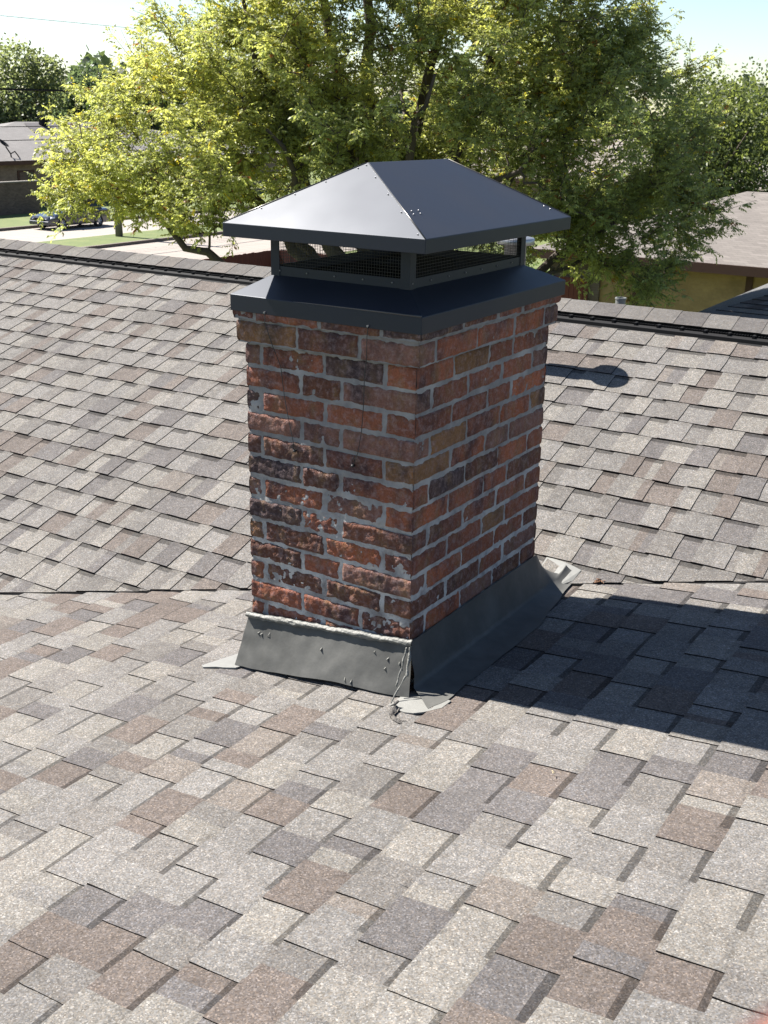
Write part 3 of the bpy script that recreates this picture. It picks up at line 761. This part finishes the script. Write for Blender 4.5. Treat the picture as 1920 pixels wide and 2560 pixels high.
def hip_house(name, label, x0, x1, y0, y1, ze, zr, axis, roofm, wallm, ov=.5, ins=None):
    """walls inside the eaves; ridge along axis"""
    cx, cy = (x0+x1)/2, (y0+y1)/2; root = empty(name, (cx, cy, GZ)); tag(root, label, 'house'); O = (cx, cy, GZ)
    ins = ins or ((y1-y0)/2 if axis == 'x' else (x1-x0)/2)
    r0, r1 = ((x0+ins, cy, zr), (x1-ins, cy, zr)) if axis == 'x' else ((cx, y0+ins, zr), (cx, y1-ins, zr))
    a, b, c, d = (x0, y0, ze), (x1, y0, ze), (x1, y1, ze), (x0, y1, ze)
    mb = MB()
    if axis == 'x': mb.add([a, b, c, d, r0, r1], [(0, 1, 5, 4), (1, 2, 5), (2, 3, 4, 5), (3, 0, 4)])
    else: mb.add([a, b, c, d, r0, r1], [(0, 1, 4), (1, 2, 5, 4), (2, 3, 5), (3, 0, 4, 5)])
    mb.add([(p[0], p[1], p[2]-.02) for p in (a, b, c, d)], [(3, 2, 1, 0)])
    rf_ = mb.build('roof', roofm, root, off=O)
    mb = MB(); t = .03
    mb.box((x0-t, y0-t, ze-.26), (x1+t, y0, ze-.005)); mb.box((x0-t, y1, ze-.26), (x1+t, y1+t, ze-.005)); mb.box((x0-t, y0, ze-.26), (x0, y1, ze-.005)); mb.box((x1, y0, ze-.26), (x1+t, y1, ze-.005))
    mb.build('fascia', M_WOOD, rf_, off=O)
    mb = MB(); mb.box((x0+ov, y0+ov, GZ-.1), (x1-ov, y1-ov, ze-.03)); mb.build('wall', wallm, root, off=O)
    return root, O
# yellow house at the right
rt, O = hip_house('neighbour_house', 'yellow brick house with brown timber posts and pinkish tan shingle roof at right', -13.1, 6.5, 28.1, 37.7, -3.02, -1.40, 'x', mat_farroof('tan_far_shingle', (.105, .092, .083), (.14, .124, .112)), M_YELB)
for x in (-9.9, -6.75, -3.6):
    mb = MB(); mb.box((x-.09, 28.54, GZ), (x+.09, 28.60, -3.06)); mb.build('timber_post', M_WOOD, rt, off=O)
mb = MB(); mb.box((-12.58, 28.50, GZ), (-11.0, 28.597, -3.06)); mb.build('brick_panel', M_BROWNB, rt, off=O)
for x in (-2.4, 1.4):
    mb = MB(); mb.box((x, 28.55, -5.0), (x+1.3, 28.61, -3.8)); f_ = mb.build('window', M_WOOD, rt, off=O)
    mb = MB(); mb.box((x+.07, 28.53, -4.93), (x+1.23, 28.552, -3.87)); mb.build('pane', M_GLASS, f_, off=O)
# house at far left
rt, O = hip_house('far_house', 'tan brick house with pale grey hipped roof behind the brown brick wall', -74.0, -60.0, 41.0, 78.0, -2.66, -.36, 'y', mat_farroof('grey_far_shingle', (.13, .122, .117), (.15, .14, .135)), M_TANB, .5, 14.0)
mb = MB(); mb.box((-60.55, 49.3, -4.9), (-60.44, 50.7, -3.3)); f_ = mb.build('window', M_WOOD, rt, off=O)
mb = MB(); mb.box((-60.45, 49.42, -4.78), (-60.42, 50.58, -3.42)); mb.build('pane', M_GLASS, f_, off=O)
mb = MB()   # darker raised patch and vents on the roof
def zf_(x): return -2.66+(x+60)*(-.36+2.66)/-7.0
q = [(-66.6, 55.4), (-64.8, 54.7), (-64.8, 58.3), (-66.8, 58.3)]
mb.add([(x, y, zf_(x)+.05) for x, y in q], [(0, 1, 2, 3)]); mb.build('roof_patch', mat_farroof('dark_patch', (.06, .054, .057), (.075, .068, .07)), rt, off=O)
mb = MB(); mb.box((-66.3, 56.5, zf_(-66.3)), (-65.9, 57.0, zf_(-66.3)+.5)); mb.box((-66.35, 56.4, zf_(-66.3)+.5), (-65.8, 57.1, zf_(-66.3)+.62)); mb.build('roof_vent', M_VENT, rt, off=O)
sdz = -2.55
sdh = empty('satellite_dish', (-60.6, 48.75, sdz)); tag(sdh, 'small dark satellite dish on the eave of the tan brick house', 'satellite dish')
mb = MB(); mb.tube([(0, .3, -.05), (0, .25, .3), (0, -.1, .75)], .045, 8); mb.tube([(0, .25, .3), (.0, .6, .45), (0, .9, .1)], .04, 8); mb.build('arm', M_VENT, sdh)
mb = MB(); mb.lathe((0, 0, 0), [(0, -.12), (.2, -.09), (.36, 0), (.36, .02), (.2, -.06), (0, -.08)], 24); d = mb.build('dish', M_VENT, sdh, smooth=True); d.location = (0, -.22, .98); d.rotation_euler = (R_(-20), R_(35), 0)
# a pale house glimpsed through the big tree
rt, O = hip_house('background_house', 'pale tan roofed house glimpsed through the lower branches of the big tree', -38, -14, 57, 70, -2.7, -.6, 'x', mat_farroof('cream_far_shingle', (.15, .13, .11), (.18, .155, .135)), M_TANB)

# ------------------------------------------------------------------ pole, wires
pole = empty('utility_pole', (-42.9, 40.9, GZ)); tag(pole, 'pale grey wooden utility pole on the grass verge behind the tree', 'utility pole')
mb = MB(); mb.tube([(0, 0, 0), (0, 0, 3), (0, 0, 7.5)], [.20, .17, .14], 12); mb.build('shaft', simple('weathered_pole', (.16, .15, .135), .9, 0, .2, 6), pole, smooth=True)
mb = MB(); mb.box((-.5, -.06, 7.0), (.5, .06, 7.14)); mb.build('crossarm', M_WOOD, pole)
for lab, z, r, dx in (('thick black power line crossing in front of the far trees', 1.43, .045, 0), ('thin power line second from the top in front of the far trees', .24, .013, .02),
                     ('thin power line just above the far roof ridge', -.18, .018, -.02), ('lowest power line crossing the roof of the tan brick house', -.78, .018, .02)):
    mb = MB(); pts = []
    for i in range(41):
        y = -12+i*(40.9+12)/40; t = i/40; pts.append((-42.9+dx, y, z-.9*4*t*(1-t)*.12*(1 if r > .03 else 1.4)+.10*(1-t)))
    pts += [(-42.9+dx, 40.9+i*4.5, z-.4*4*(i/10)*(1-i/10)) for i in range(1, 11)]
    mb.tube(pts, r, 5); o = mb.build('power_line', M_VENT); tag(o, lab, 'power line', 'power lines along the street')
mb = MB(); mb.tube([(-42.9, -10+i*3, 4.45+.003*i) for i in range(41)], .010, 4); tag(mb.build('power_line', M_VENT), 'very thin power line high in the white sky at top left', 'power line', 'power lines along the street')

# ------------------------------------------------------------------ car
def car():
    root = empty('parked_car', (-49.2, 43.4, GZ-.085)); root.rotation_euler = (0, 0, 0)
    tag(root, 'dark blue sedan parked at the far kerb, facing left', 'car')
    M_P = NT('dark_blue_paint'); M_P.set(Base_Color=(.005, .008, .024), Roughness=.25, Metallic=.0); M_P.b.inputs['Coat Weight'].default_value = 1; M_P.b.inputs['Coat Roughness'].default_value = .05
    # side profile along y (front at -y)
    low = [(-2.30, .42), (-2.32, .60), (-2.22, .74), (-1.6, .86), (-1.25, .92), (-.95, .955), (.0, .97), (1.0, .99), (1.55, 1.02), (2.1, 1.0), (2.3, .92), (2.33, .62), (2.28, .36)]
    def body():
        mb = MB(); secs = []
        nsec = 9
        for y, zt in low:
            hw = .86*(1-.10*clamp((abs(y)-1.6)/.75)**2*1.6)
            ring = []
            for k in range(nsec):
                f = k/(nsec-1)*2-1; x = hw*math.copysign(abs(f)**.55, f); z = zt-.10*abs(f)**5*(1 if zt > .5 else 0)
                ring.append((x, y, z))
            secs.append([(hw*.97, y, .24 if abs(y) < 2.2 else .3)]+[(hw*1.01, y, min(zt, .55))]+list(reversed(ring))+[(-hw*1.01, y, min(zt, .55))]+[(-hw*.97, y, .24 if abs(y) < 2.2 else .3)])
        n = len(secs[0]); vs = [p for s_ in secs for p in s_]; fs = []
        for i in range(len(secs)-1):
            for k in range(n-1): fs.append((i*n+k, i*n+k+1, (i+1)*n+k+1, (i+1)*n+k))
            fs.append((i*n+n-1, i*n, (i+1)*n, (i+1)*n+n-1))
        fs.append(tuple(range(n))); fs.append(tuple(reversed([(len(secs)-1)*n+k for k in range(n)])))
        mb.add(vs, fs); return mb
    b = body().build('body', M_P.m, root, smooth=False)
    # cabin
    mb = MB(); rf0 = [(-.98, .95, .76), (-.28, 1.36, .60), (.05, 1.42, .58), (.62, 1.40, .58), (1.05, 1.30, .60), (1.68, 1.02, .74)]
    vs = []; 
    for y, z, hw in rf0: vs += [(-hw, y, z), (hw, y, z)]
    top = [(2*i, 2*i+1, 2*i+3, 2*i+2) for i in range(5)]
    mb.add(vs[2:10], [(0, 1, 3, 2), (2, 3, 5, 4), (4, 5, 7, 6)]); mb.build('roof', M_P.m, root)
    mb = MB(); bl = [(-.80, -.98, .94), (-.80, 1.68, .99)]
    mb.add([vs[0], vs[1], vs[3], vs[2]], [(0, 1, 2, 3)]); mb.build('windscreen', M_GLASS, root)
    mb = MB(); mb.add([vs[8], vs[9], vs[11], vs[10]], [(0, 1, 2, 3)]); mb.build('rear_window', M_GLASS, root)
    for s_ in (-1, 1):
        mb = MB(); mb.add([(s_*.76, -.98, .94), (s_*.60, -.28, 1.36), (s_*.58, .05, 1.41), (s_*.58, .62, 1.39), (s_*.60, 1.05, 1.29), (s_*.74, 1.68, 1.0), (s_*.80, .3, .95)], [(0, 1, 2, 3, 4, 5, 6)]); mb.build('side_window', M_GLASS, root)
        for pa, pb in (((s_*.59, .33, 1.41), (s_*.79, .36, .95)), ((s_*.76, -.98, .95), (s_*.60, -.28, 1.37)), ((s_*.60, 1.05, 1.30), (s_*.74, 1.68, 1.01))):
            mb = MB(); mb.tube([pa, pb], .03, 5); mb.build('pillar', M_P.m, root)
        for y in (-1.42, 1.30):
            mb = MB(); 
            def ring(prof): 
                n = 24; vs = []; fs = []
                for (r, x) in prof:
                    for k in range(n): vs.append((x*s_, r*math.cos(2*math.pi*k/n), r*math.sin(2*math.pi*k/n)))
                for i in range(len(prof)-1):
                    for k in range(n): fs.append((i*n+k, i*n+(k+1) % n, (i+1)*n+(k+1) % n, (i+1)*n+k))
                return vs, fs
            mb.add(*ring([(.21, -.11), (.31, -.11), (.325, -.08), (.325, .07), (.31, .10), (.215, .10)])); wh = mb.build('wheel', simple('tyre_rubber', (.02, .02, .02), .9), root); wh.location = (s_*.78, y, .325)
            mb = MB(); mb.add(*ring([(.215, .095), (.205, .05), (.20, .03)])); mb.add(*ring([(.06, .085), (.0, .09)]))
            for k in range(7):
                a = 2*math.pi*k/7; c0, s0 = math.cos(a), math.sin(a); mb.tube([(s_*.08, .04*c0, .04*s0), (s_*.085, .205*c0, .205*s0)], .022, 5)
            mb.build('rim', simple('alloy', (.6, .6, .62), .3, .8), wh)
        mb = MB(); mb.add([(s_*.50, -2.335, .60), (s_*.78, -2.22, .62), (s_*.80, -2.05, .735), (s_*.52, -2.20, .745)], [(0, 1, 2, 3)]); mb.add([(s_*.78, -2.22, .62), (s_*.87, -1.95, .66), (s_*.84, -1.90, .76), (s_*.80, -2.05, .735)], [(0, 1, 2, 3)])
        mb.build('headlight', simple('headlamp', (.75, .77, .8), .1), root)
    mb = MB(); mb.box((-.36, -2.345, .55), (.36, -2.30, .66)); mb.build('grille', M_VENT, root)
    mb = MB(); mb.box((-.16, -2.36, .40), (.16, -2.325, .50)); mb.build('number_plate', simple('plate', (.75, .75, .75), .5), root)
    mb = MB(); mb.box((-.80, -2.36, .28), (.80, -2.22, .50)); bp = mb.build('bumper', M_P.m, root)
    m = bp.modifiers.new('b', 'BEVEL'); m.width = .05; m.segments = 3
    for s_ in (-1, 1):
        mb = MB(); mb.box((s_*.86-.08, -.86, .94), (s_*.86+.08, -.74, 1.04)); mi = mb.build('mirror', M_P.m, root); m = mi.modifiers.new('b', 'BEVEL'); m.width = .03
car()

# ------------------------------------------------------------------ trees
def mat_leaf(name, trans=.55, rough=.5):
    t = NT(name); col = t.attr()
    n = t.ramp(t.noise(3, 3), [(.3, .8), (.7, 1.2)]); c = t.mix(1., col, n, 'MULTIPLY')
    t.set(Base_Color=c, Roughness=rough); t.b.inputs['Specular IOR Level'].default_value = .45
    tr = t.n('ShaderNodeBsdfTranslucent'); vm = t.n('ShaderNodeVectorMath', operation='MULTIPLY'); t.l(c, vm.inputs[0]); vm.inputs[1].default_value = (1.45, 1.4, .85); c2 = vm.outputs[0]; t.l(c2, tr.inputs[0])
    mx = t.n('ShaderNodeMixShader'); mx.inputs[0].default_value = trans
    t.l(t.b.outputs[0], mx.inputs[1]); t.l(tr.outputs[0], mx.inputs[2])
    out = t.t.nodes['Material Output']; t.l(mx.outputs[0], out.inputs[0]); return t.m
M_LEAF = mat_leaf('leaf')
M_BARK = simple('bark', (.085, .068, .055), .95, 0, .35, 14, .6, 30)
def nrm(a): return a/np.maximum(np.linalg.norm(a, axis=-1, keepdims=True), 1e-9)
def leaf_mesh(name, P, D, Wv, cols, mat, parent):
    """P base, D vector along the leaflet, Wv half width vector, all (N,3)"""
    N = len(P); V = np.empty((N, 4, 3), np.float32)
    sag = np.zeros_like(D); sag[:, 2] = -.12*np.linalg.norm(D, axis=1)
    V[:, 0] = P; V[:, 1] = P+D*.45+Wv; V[:, 2] = P+D+sag; V[:, 3] = P+D*.45-Wv
    me = bpy.data.meshes.new(name); me.vertices.add(N*4); me.vertices.foreach_set('co', V.ravel())
    me.loops.add(N*4); me.loops.foreach_set('vertex_index', np.arange(N*4, dtype=np.int32))
    me.polygons.add(N); me.polygons.foreach_set('loop_start', np.arange(0, N*4, 4, dtype=np.int32)); me.polygons.foreach_set('loop_total', np.full(N, 4, np.int32))
    me.update(calc_edges=True)
    at = me.attributes.new('Col', 'FLOAT_COLOR', 'FACE'); cc = np.ones((N, 4), np.float32); cc[:, :3] = cols; at.data.foreach_set('color', cc.ravel())
    return link(name, me, mat, parent)
UR = np.array([.8405, .5417, 0.]); VR = np.array([-.5417, .8405, 0.])
def big_tree():
    rs = np.random.RandomState(5); rng = random.Random(5)
    base = np.array([-10.3, 15.3, GZ]); root = empty('ash_tree', tuple(base)); tag(root, 'large spreading tree with yellow-green leaves behind the chimney', 'tree')
    cen = np.array([-9.85, 15.35, 0.])
    ell = [((.45, 0, 1.9), (3.9, 4.0, 3.4)), ((-3.5, -.3, -.1), (2.5, 2.8, 1.35)), ((3.5, 0, .15), (2.2, 3.0, 1.9)), ((-5.2, .2, -.5), (1.15, 1.6, .9)), ((4.5, -.1, -1.35), (1.55, 2.1, 1.25)), ((-1.5, 0, -.45), (2.8, 2.4, 1.1)), ((1.8, .3, -1.1), (2.4, 2.2, 1.2)), ((-3.0, 0, 1.15), (1.7, 2.0, 1.15)), ((-.5, -.9, 2.2), (2.3, 2.2, 1.6)), ((2.6, -1.0, 2.0), (1.8, 2.0, 1.5))]
    vol = np.array([a[1][0]*a[1][1]*a[1][2] for a in ell])**.8; vol /= vol.sum()
    def w2(l): return cen+l[0]*UR+l[1]*VR+np.array([0, 0, l[2]])
    def inside(l):
        return min(sum(((l[i]-c[i])/r[i])**2 for i in range(3)) for c, r in ell)
    tips = []
    while len(tips) < 900:
        k = rs.choice(len(ell), p=vol); c, r = ell[k]; d = nrm(rs.normal(size=3)); rad = rs.uniform(.45, 1.0)**.6*(.92+.10*math.sin(d[0]*7+d[2]*5))
        l = np.array(c)+d*np.array(r)*rad
        # keep towards shells, thin the deep inside
        if inside(l) < .25 and l[2] < .8 and rs.rand() < .6: continue
        if l[2] > 3.3 and rs.rand() < .72: continue
        if l[1] > 1.5 and rs.rand() < .45: continue
        tips.append(l)
    tips = np.array(tips)
    # limbs
    fork = np.array([-.25, -.1, -3.0])
    prim = []
    tgt = [(-4.6, -.3, -.9), (-3.6, .6, .6), (-2.6, -1.0, 2.6), (-1.5, .8, 4.4), (-.2, -.6, 5.0), (1.2, .9, 4.4), (2.5, -.7, 3.4), (3.6, .8, 1.6), (4.6, -.2, -.6), (3.6, -.4, -1.7), (-3.0, 1.6, -.8), (.4, 2.6, 1.4), (.6, -2.6, 1.2), (-2.0, -2.0, .4), (2.2, -2.0, .0), (1.6, 2.4, .0)]
    wood = MB(); samples = []; srad = []
    def l2l(l): return w2(l)-base
    wood.tube([tuple(l2l(np.array(p))) for p in ((-.45, 0, GZ-.2), (-.42, 0, -4.9), (-.30, -.05, -4.0), (-.25, -.1, -2.9))], [.42, .33, .29, .27], 12)
    for i, t in enumerate(tgt):
        t = np.array(t, float); L = np.linalg.norm(t-fork); pts = []; rad = []
        mid = (fork+t)/2+np.array([0, 0, -.12*L if abs(t[0]) > 3 else .02*L])+rs.normal(size=3)*.12*L*.5
        for j in range(13):
            f = j/12; p = (1-f)**2*fork+2*f*(1-f)*mid+f*f*t+rs.normal(size=3)*.06*(f > 0)
            pts.append(p); rad.append(.15*(1-f)**.9+.022)
            if f > .22: samples.append(p); srad.append(rad[-1])
        wood.tube([tuple(l2l(p)) for p in pts], rad, 8)
    samples = np.array(samples); srad = np.array(srad)
    order = np.argsort(np.linalg.norm(tips-fork, axis=1))
    tw_p = []; tw_d = []
    S_ = list(samples); SR = list(srad)
    for idx in order:
        t = tips[idx]; arr = np.array(S_); dd = np.linalg.norm(arr-t, axis=1)+.35*np.maximum(0, arr[:, 2]-t[2]); k = int(np.argmin(dd)); p0 = arr[k]; L = np.linalg.norm(t-p0)
        r0 = min(SR[k]*.75, .010+.018*L); mid = (p0+t)/2+rs.normal(size=3)*.10*L+np.array([0, 0, .05*L]); pts = []; rad = []
        n = 7
        for j in range(n):
            f = j/(n-1); p = (1-f)**2*p0+2*f*(1-f)*mid+f*f*t+rs.normal(size=3)*.03*(0 < j < n-1); pts.append(p); rad.append(r0*(1-f)+.006)
            if j >= 2: S_.append(p); SR.append(rad[-1])
        wood.tube([tuple(l2l(p)) for p in pts], rad, 5, cap=False)
        dirn = nrm(t-p0)
        # leafy twigs
        for q in range(rs.randint(5, 8)):
            f = rs.uniform(.45, 1.0); s0 = pts[min(n-1, int(f*n))]; out = nrm((t-np.array([0, 0, -1.5]))*np.array([.6, .6, .5]))
            d = nrm(dirn*.6+out*.5+rs.normal(size=3)*.65+np.array([0, 0, .25])); l_ = rs.uniform(.35, .85)
            e_ = s0+d*l_; wood.tube([tuple(l2l(s0)), tuple(l2l((s0+e_)/2+rs.normal(size=3)*.03)), tuple(l2l(e_))], [.006, .0045, .0025], 3, cap=False)
            tw_p.append((s0, e_)); tw_d.append(d)
    # a few bare shoots above the crown
    for (a, b, c) in ((5.75, 0, 1.1), (6.0, .1, 1.3), (-5.6, -.2, 1.15), (-5.2, .2, 1.3), (-4.9, -.2, 1.1), (2.1, 0, 5.0), (-4.2, 0, 1.9), (-5.9, 0, .5)):
        e_ = np.array([a, b, c]); s0 = e_+np.array([-.15*np.sign(a), 0, -1.3]); wood.tube([tuple(l2l(s0)), tuple(l2l((s0+e_)/2+rs.normal(size=3)*.05)), tuple(l2l(e_))], [.012, .007, .003], 4, cap=False)
        for q in range(3): 
            f = rs.uniform(.3, 1.0); s1 = s0+(e_-s0)*f; d = nrm(rs.normal(size=3)); tw_p.append((s1, s1+d*.25)); tw_d.append(d)
    wood.build('trunk', M_BARK, root, smooth=True)
    # compound leaves
    A = np.array([a for a, b in tw_p]); B = np.array([b for a, b in tw_p]); nt_ = len(A)
    nl = 13; f = rs.uniform(.1, 1.0, size=(nt_, nl)); P0 = A[:, None]+(B-A)[:, None]*f[..., None]; P0 = P0.reshape(-1, 3)
    tz = np.array(tw_d).repeat(nl, 0)
    Rd = nrm(rs.normal(size=P0.shape)*np.array([1, 1, .45])+tz*.5+np.array([0, 0, -.10])); Rl = rs.uniform(.13, .22, size=(len(P0), 1))
    # colour per leaf: yellow towards the left and the outside, greener and darker low right
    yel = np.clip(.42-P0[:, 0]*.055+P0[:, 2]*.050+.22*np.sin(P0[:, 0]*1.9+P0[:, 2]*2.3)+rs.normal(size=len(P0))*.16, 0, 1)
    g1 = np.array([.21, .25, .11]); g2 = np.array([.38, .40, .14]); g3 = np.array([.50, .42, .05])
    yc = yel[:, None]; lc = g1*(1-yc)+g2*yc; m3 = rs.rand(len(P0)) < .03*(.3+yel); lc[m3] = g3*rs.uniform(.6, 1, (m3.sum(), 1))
    m4 = rs.rand(len(P0)) < .012; lc[m4] = np.array([.22, .10, .04]); lc *= rs.uniform(.65, 1.3, (len(lc), 1))
    side = nrm(np.cross(Rd, np.array([0, 0, 1.])+rs.normal(size=Rd.shape)*.35)); PP = []; DD = []; WW = []; CCl = []
    for k in range(9):
        fk = .25+.75*(k//2)/4 if k < 8 else 1.0; sg = (-1 if k % 2 else 1) if k < 8 else 0
        p = P0+Rd*Rl*fk; d = nrm(Rd*(.75 if k < 8 else 1)+side*sg*.85+np.array([0, 0, -.45])+rs.normal(size=Rd.shape)*.22); ln = rs.uniform(.038, .074, (len(p), 1))
        wv = nrm(np.cross(d, nrm(rs.normal(size=d.shape)*.6+np.array([0, 0, 1.]))))*ln*.26
        PP.append(p); DD.append(d*ln); WW.append(wv); CCl.append(lc*rs.uniform(.85, 1.15, (len(p), 1)))
    PP, DD, WW, CCl = map(np.concatenate, (PP, DD, WW, CCl))
    M3 = np.stack([UR, VR, np.array([0, 0, 1.])]); off = cen-base
    leaf_mesh('crown', PP@M3+off, DD@M3, WW@M3, CCl, M_LEAF, root)
    print('leaflets', len(PP))
big_tree()
def blob_tree(label, loc, h, wd, n, size, c1, c2, seed, zlow=.25, name='tree', group=None, lean=0):
    rs = np.random.RandomState(seed); root = empty(name, loc); tag(root, label, 'tree', group)
    wood = MB(); wood.tube([(0, 0, 0), (wd*.03, 0, h*.3), (0, wd*.03, h*.62)], [h*.028, h*.02, h*.009], 8)
    lob = []
    for i in range(16):
        a = rs.uniform(0, 6.28); r = wd*.5*rs.uniform(.1, .75); z = h*rs.uniform(zlow+.1, .88); s = wd*rs.uniform(.15, .29)*(1-.35*abs(z/h-.55))
        lob.append((r*math.cos(a)*(1.2-z/h*.6), r*math.sin(a)*(1.2-z/h*.6), z, s)); wood.tube([(0, 0, h*.3), (r*math.cos(a)*.5, r*math.sin(a)*.5, z*.8), (r*math.cos(a), r*math.sin(a), z)], [h*.01, h*.006, h*.002], 5, cap=False)
    lob.append((0, 0, h*.84, wd*.2)); wood.build('trunk', M_BARK, root, smooth=True)
    lob = np.array(lob); k = rs.randint(0, len(lob), n); d = nrm(rs.normal(size=(n, 3))); rr = rs.uniform(.5, 1.08, (n, 1))
    rr *= 1+.25*np.sin(d[:, :1]*6+k[:, None])*np.cos(d[:, 2:]*7)
    P = lob[k, :3]+d*lob[k, 3:4]*rr*np.array([1, 1, .85]); D = nrm(rs.normal(size=(n, 3))+d*.4)*size*rs.uniform(.6, 1.3, (n, 1)); W = nrm(np.cross(D, rs.normal(size=(n, 3))))*size*.32
    f = rs.rand(n, 1)*.6+.4*(P[:, 2:]/h); cols = np.array(c1)*(1-f)+np.array(c2)*f; cols = cols*rs.uniform(.6, 1.35, (n, 1))
    leaf_mesh('crown', P, D, W, cols, M_LEAF, root)
# right-hand neighbours
blob_tree('feathery green tree rising behind the tan shingle roof at right', (-12.2, 41.5, GZ), 7.7, 8.6, 26000, .15, (.05, .075, .028), (.12, .145, .05), 41, .2)
blob_tree('taller dense green tree at the right edge above the yellow house', (-6.0, 46.2, GZ), 10.0, 7.0, 26000, .18, (.045, .085, .022), (.12, .16, .04), 42, .15)
# far left trees behind the tan brick house; haze painted into grey-green and bluish leaves
FG = 'tall trees behind the tan brick house'
blob_tree('tallest rounded grey-green tree at the far left edge', (-86.5, 72.0, GZ), 12.1, 12, 20000, .36, (.08, .11, .065), (.18, .21, .11), 51, .05, group=FG)
blob_tree('grey-green tree beside the left edge of the photo', (-90.0, 67.0, GZ), 11.9, 9, 14000, .36, (.08, .11, .065), (.18, .21, .11), 55, .05, group=FG)
blob_tree('lower dark bluish tree between the tall tree and the yellow leaves', (-92.0, 86.0, GZ), 11.0, 10, 15000, .40, (.055, .09, .065), (.12, .16, .095), 52, .05, group=FG)
blob_tree('small round green tree just beyond the pale grey roof', (-80.5, 78.0, GZ), 8.6, 8, 7000, .34, (.045, .085, .022), (.10, .14, .035), 53, .02, group=FG)
blob_tree('bright green treetop peeping over the yellow leaves at left', (-76, 86.0, GZ), 11.4, 9, 7000, .40, (.045, .075, .022), (.10, .14, .035), 54, .05, group=FG)
# hedge-like shrub between fence and yellow house
def shrub(label, loc, h, wd, n, seed):
    rs = np.random.RandomState(seed); root = empty('shrub', loc); tag(root, label, 'shrub'); d = nrm(rs.normal(size=(n, 3))); r = rs.uniform(.3, 1.05, (n, 1))**.6
    P = d*r*np.array([wd/2, wd/2, h/2])+np.array([0, 0, h*.52]); D = nrm(rs.normal(size=(n, 3))+d*.6)*.11; W = nrm(np.cross(D, rs.normal(size=(n, 3))))*.025
    leaf_mesh('foliage', P, D, W, np.array([.05, .09, .02])*rs.uniform(.5, 2., (n, 1)), M_LEAF, root)
    mb = MB()
    for i in range(7):
        a = i*.9; mb.tube([(0, 0, 0), (math.cos(a)*wd*.15, math.sin(a)*wd*.15, h*.4), (math.cos(a)*wd*.3, math.sin(a)*wd*.3, h*.8)], [.03, .02, .008], 5)
    mb.build('stem', M_BARK, root)
shrub('leafy green shrub standing in front of the dark red fence right of the cap', (-12.1, 24.8, GZ), 2.9, 2.8, 5000, 3)
shrub('low shrub under the big tree in front of the yellow brick wall', (-8.6, 24.0, GZ), 1.9, 2.2, 3500, 4)
def wood_far():
    rs = np.random.RandomState(9); n = 70000
    ang = rs.uniform(-1.5, 1.15, n); dist = rs.uniform(150, 175, n)
    topz = 5.5+2.2*np.sin(ang*23)+1.6*np.sin(ang*61+1)+1.2*np.sin(ang*131)
    z = GZ+(topz-GZ-2)*rs.rand(n)**.8
    P = np.stack([1.5+np.sin(ang)*dist, -2.5+np.cos(ang)*dist, z], 1); P = P+rs.normal(size=P.shape)*.6
    D = nrm(rs.normal(size=(n, 3)))*1.5; W = nrm(np.cross(D, rs.normal(size=(n, 3))))*.6; k = rs.rand(n, 1)
    o = leaf_mesh('distant_wood', P, D, W, np.array([.04, .06, .03])*(1-k)+np.array([.085, .11, .05])*k, M_LEAF, None); tag(o, 'far-off belt of woodland along the horizon behind everything', 'wood', kind='stuff')
wood_far()

# ------------------------------------------------------------------ photographer's fingertip close to the lens
def finger():
    d = (cf+cr*((1925-960)/2813.6)-cu*((2590-1280)/2813.6)).normalized()
    tip = CAM+d*.062
    ax = (cr*.55-cu*.82-cf*.15).normalized()           # finger runs off down and right
    root = empty('finger', tuple(tip)); tag(root, 'pink blurred fingertip of the photographer in the bottom right corner', 'finger')
    skin = NT('skin'); n = skin.noise(60, 4); skin.set(Base_Color=skin.ramp(n, [(.3, (.26, .12, .09)), (.7, (.32, .16, .12))]), Roughness=.5)
    skin.b.inputs['Subsurface Weight'].default_value = .15; skin.b.inputs['Subsurface Scale'].default_value = .004
    mb = MB(); q = Vector((0, 0, 0)); pts = []; rad = []
    prof = [(0, .0008), (.0012, .0036), (.004, .0058), (.008, .0072), (.014, .0080), (.022, .0082), (.028, .0088), (.034, .0084), (.046, .0088), (.054, .0097), (.062, .0092), (.078, .0098), (.09, .0102)]
    bend = (-cf*.25).normalized()
    for s_, r in prof:
        b_ = 0 if s_ < .028 else (s_-.028)*.35
        pts.append(q+ax*s_-cf*b_); rad.append(r)
    mb.tube(pts, rad, 20); mb.build('skin', skin.m, root, smooth=True)
    mb = MB(); s1 = ax.cross(cf).normalized(); nn = s1.cross(ax).normalized()
    mb.grid(lambda a, b: tuple(ax*(.0015+.0105*b)+s1*(.0062*(2*a-1)*(1-.25*(1-b)**2))+nn*(.0066*math.sqrt(max(0, 1-((2*a-1)*.78)**2))+.0012*b)), 8, 8)
    mb.build('nail', simple('nail', (.72, .48, .42), .25), root, smooth=True)
finger()
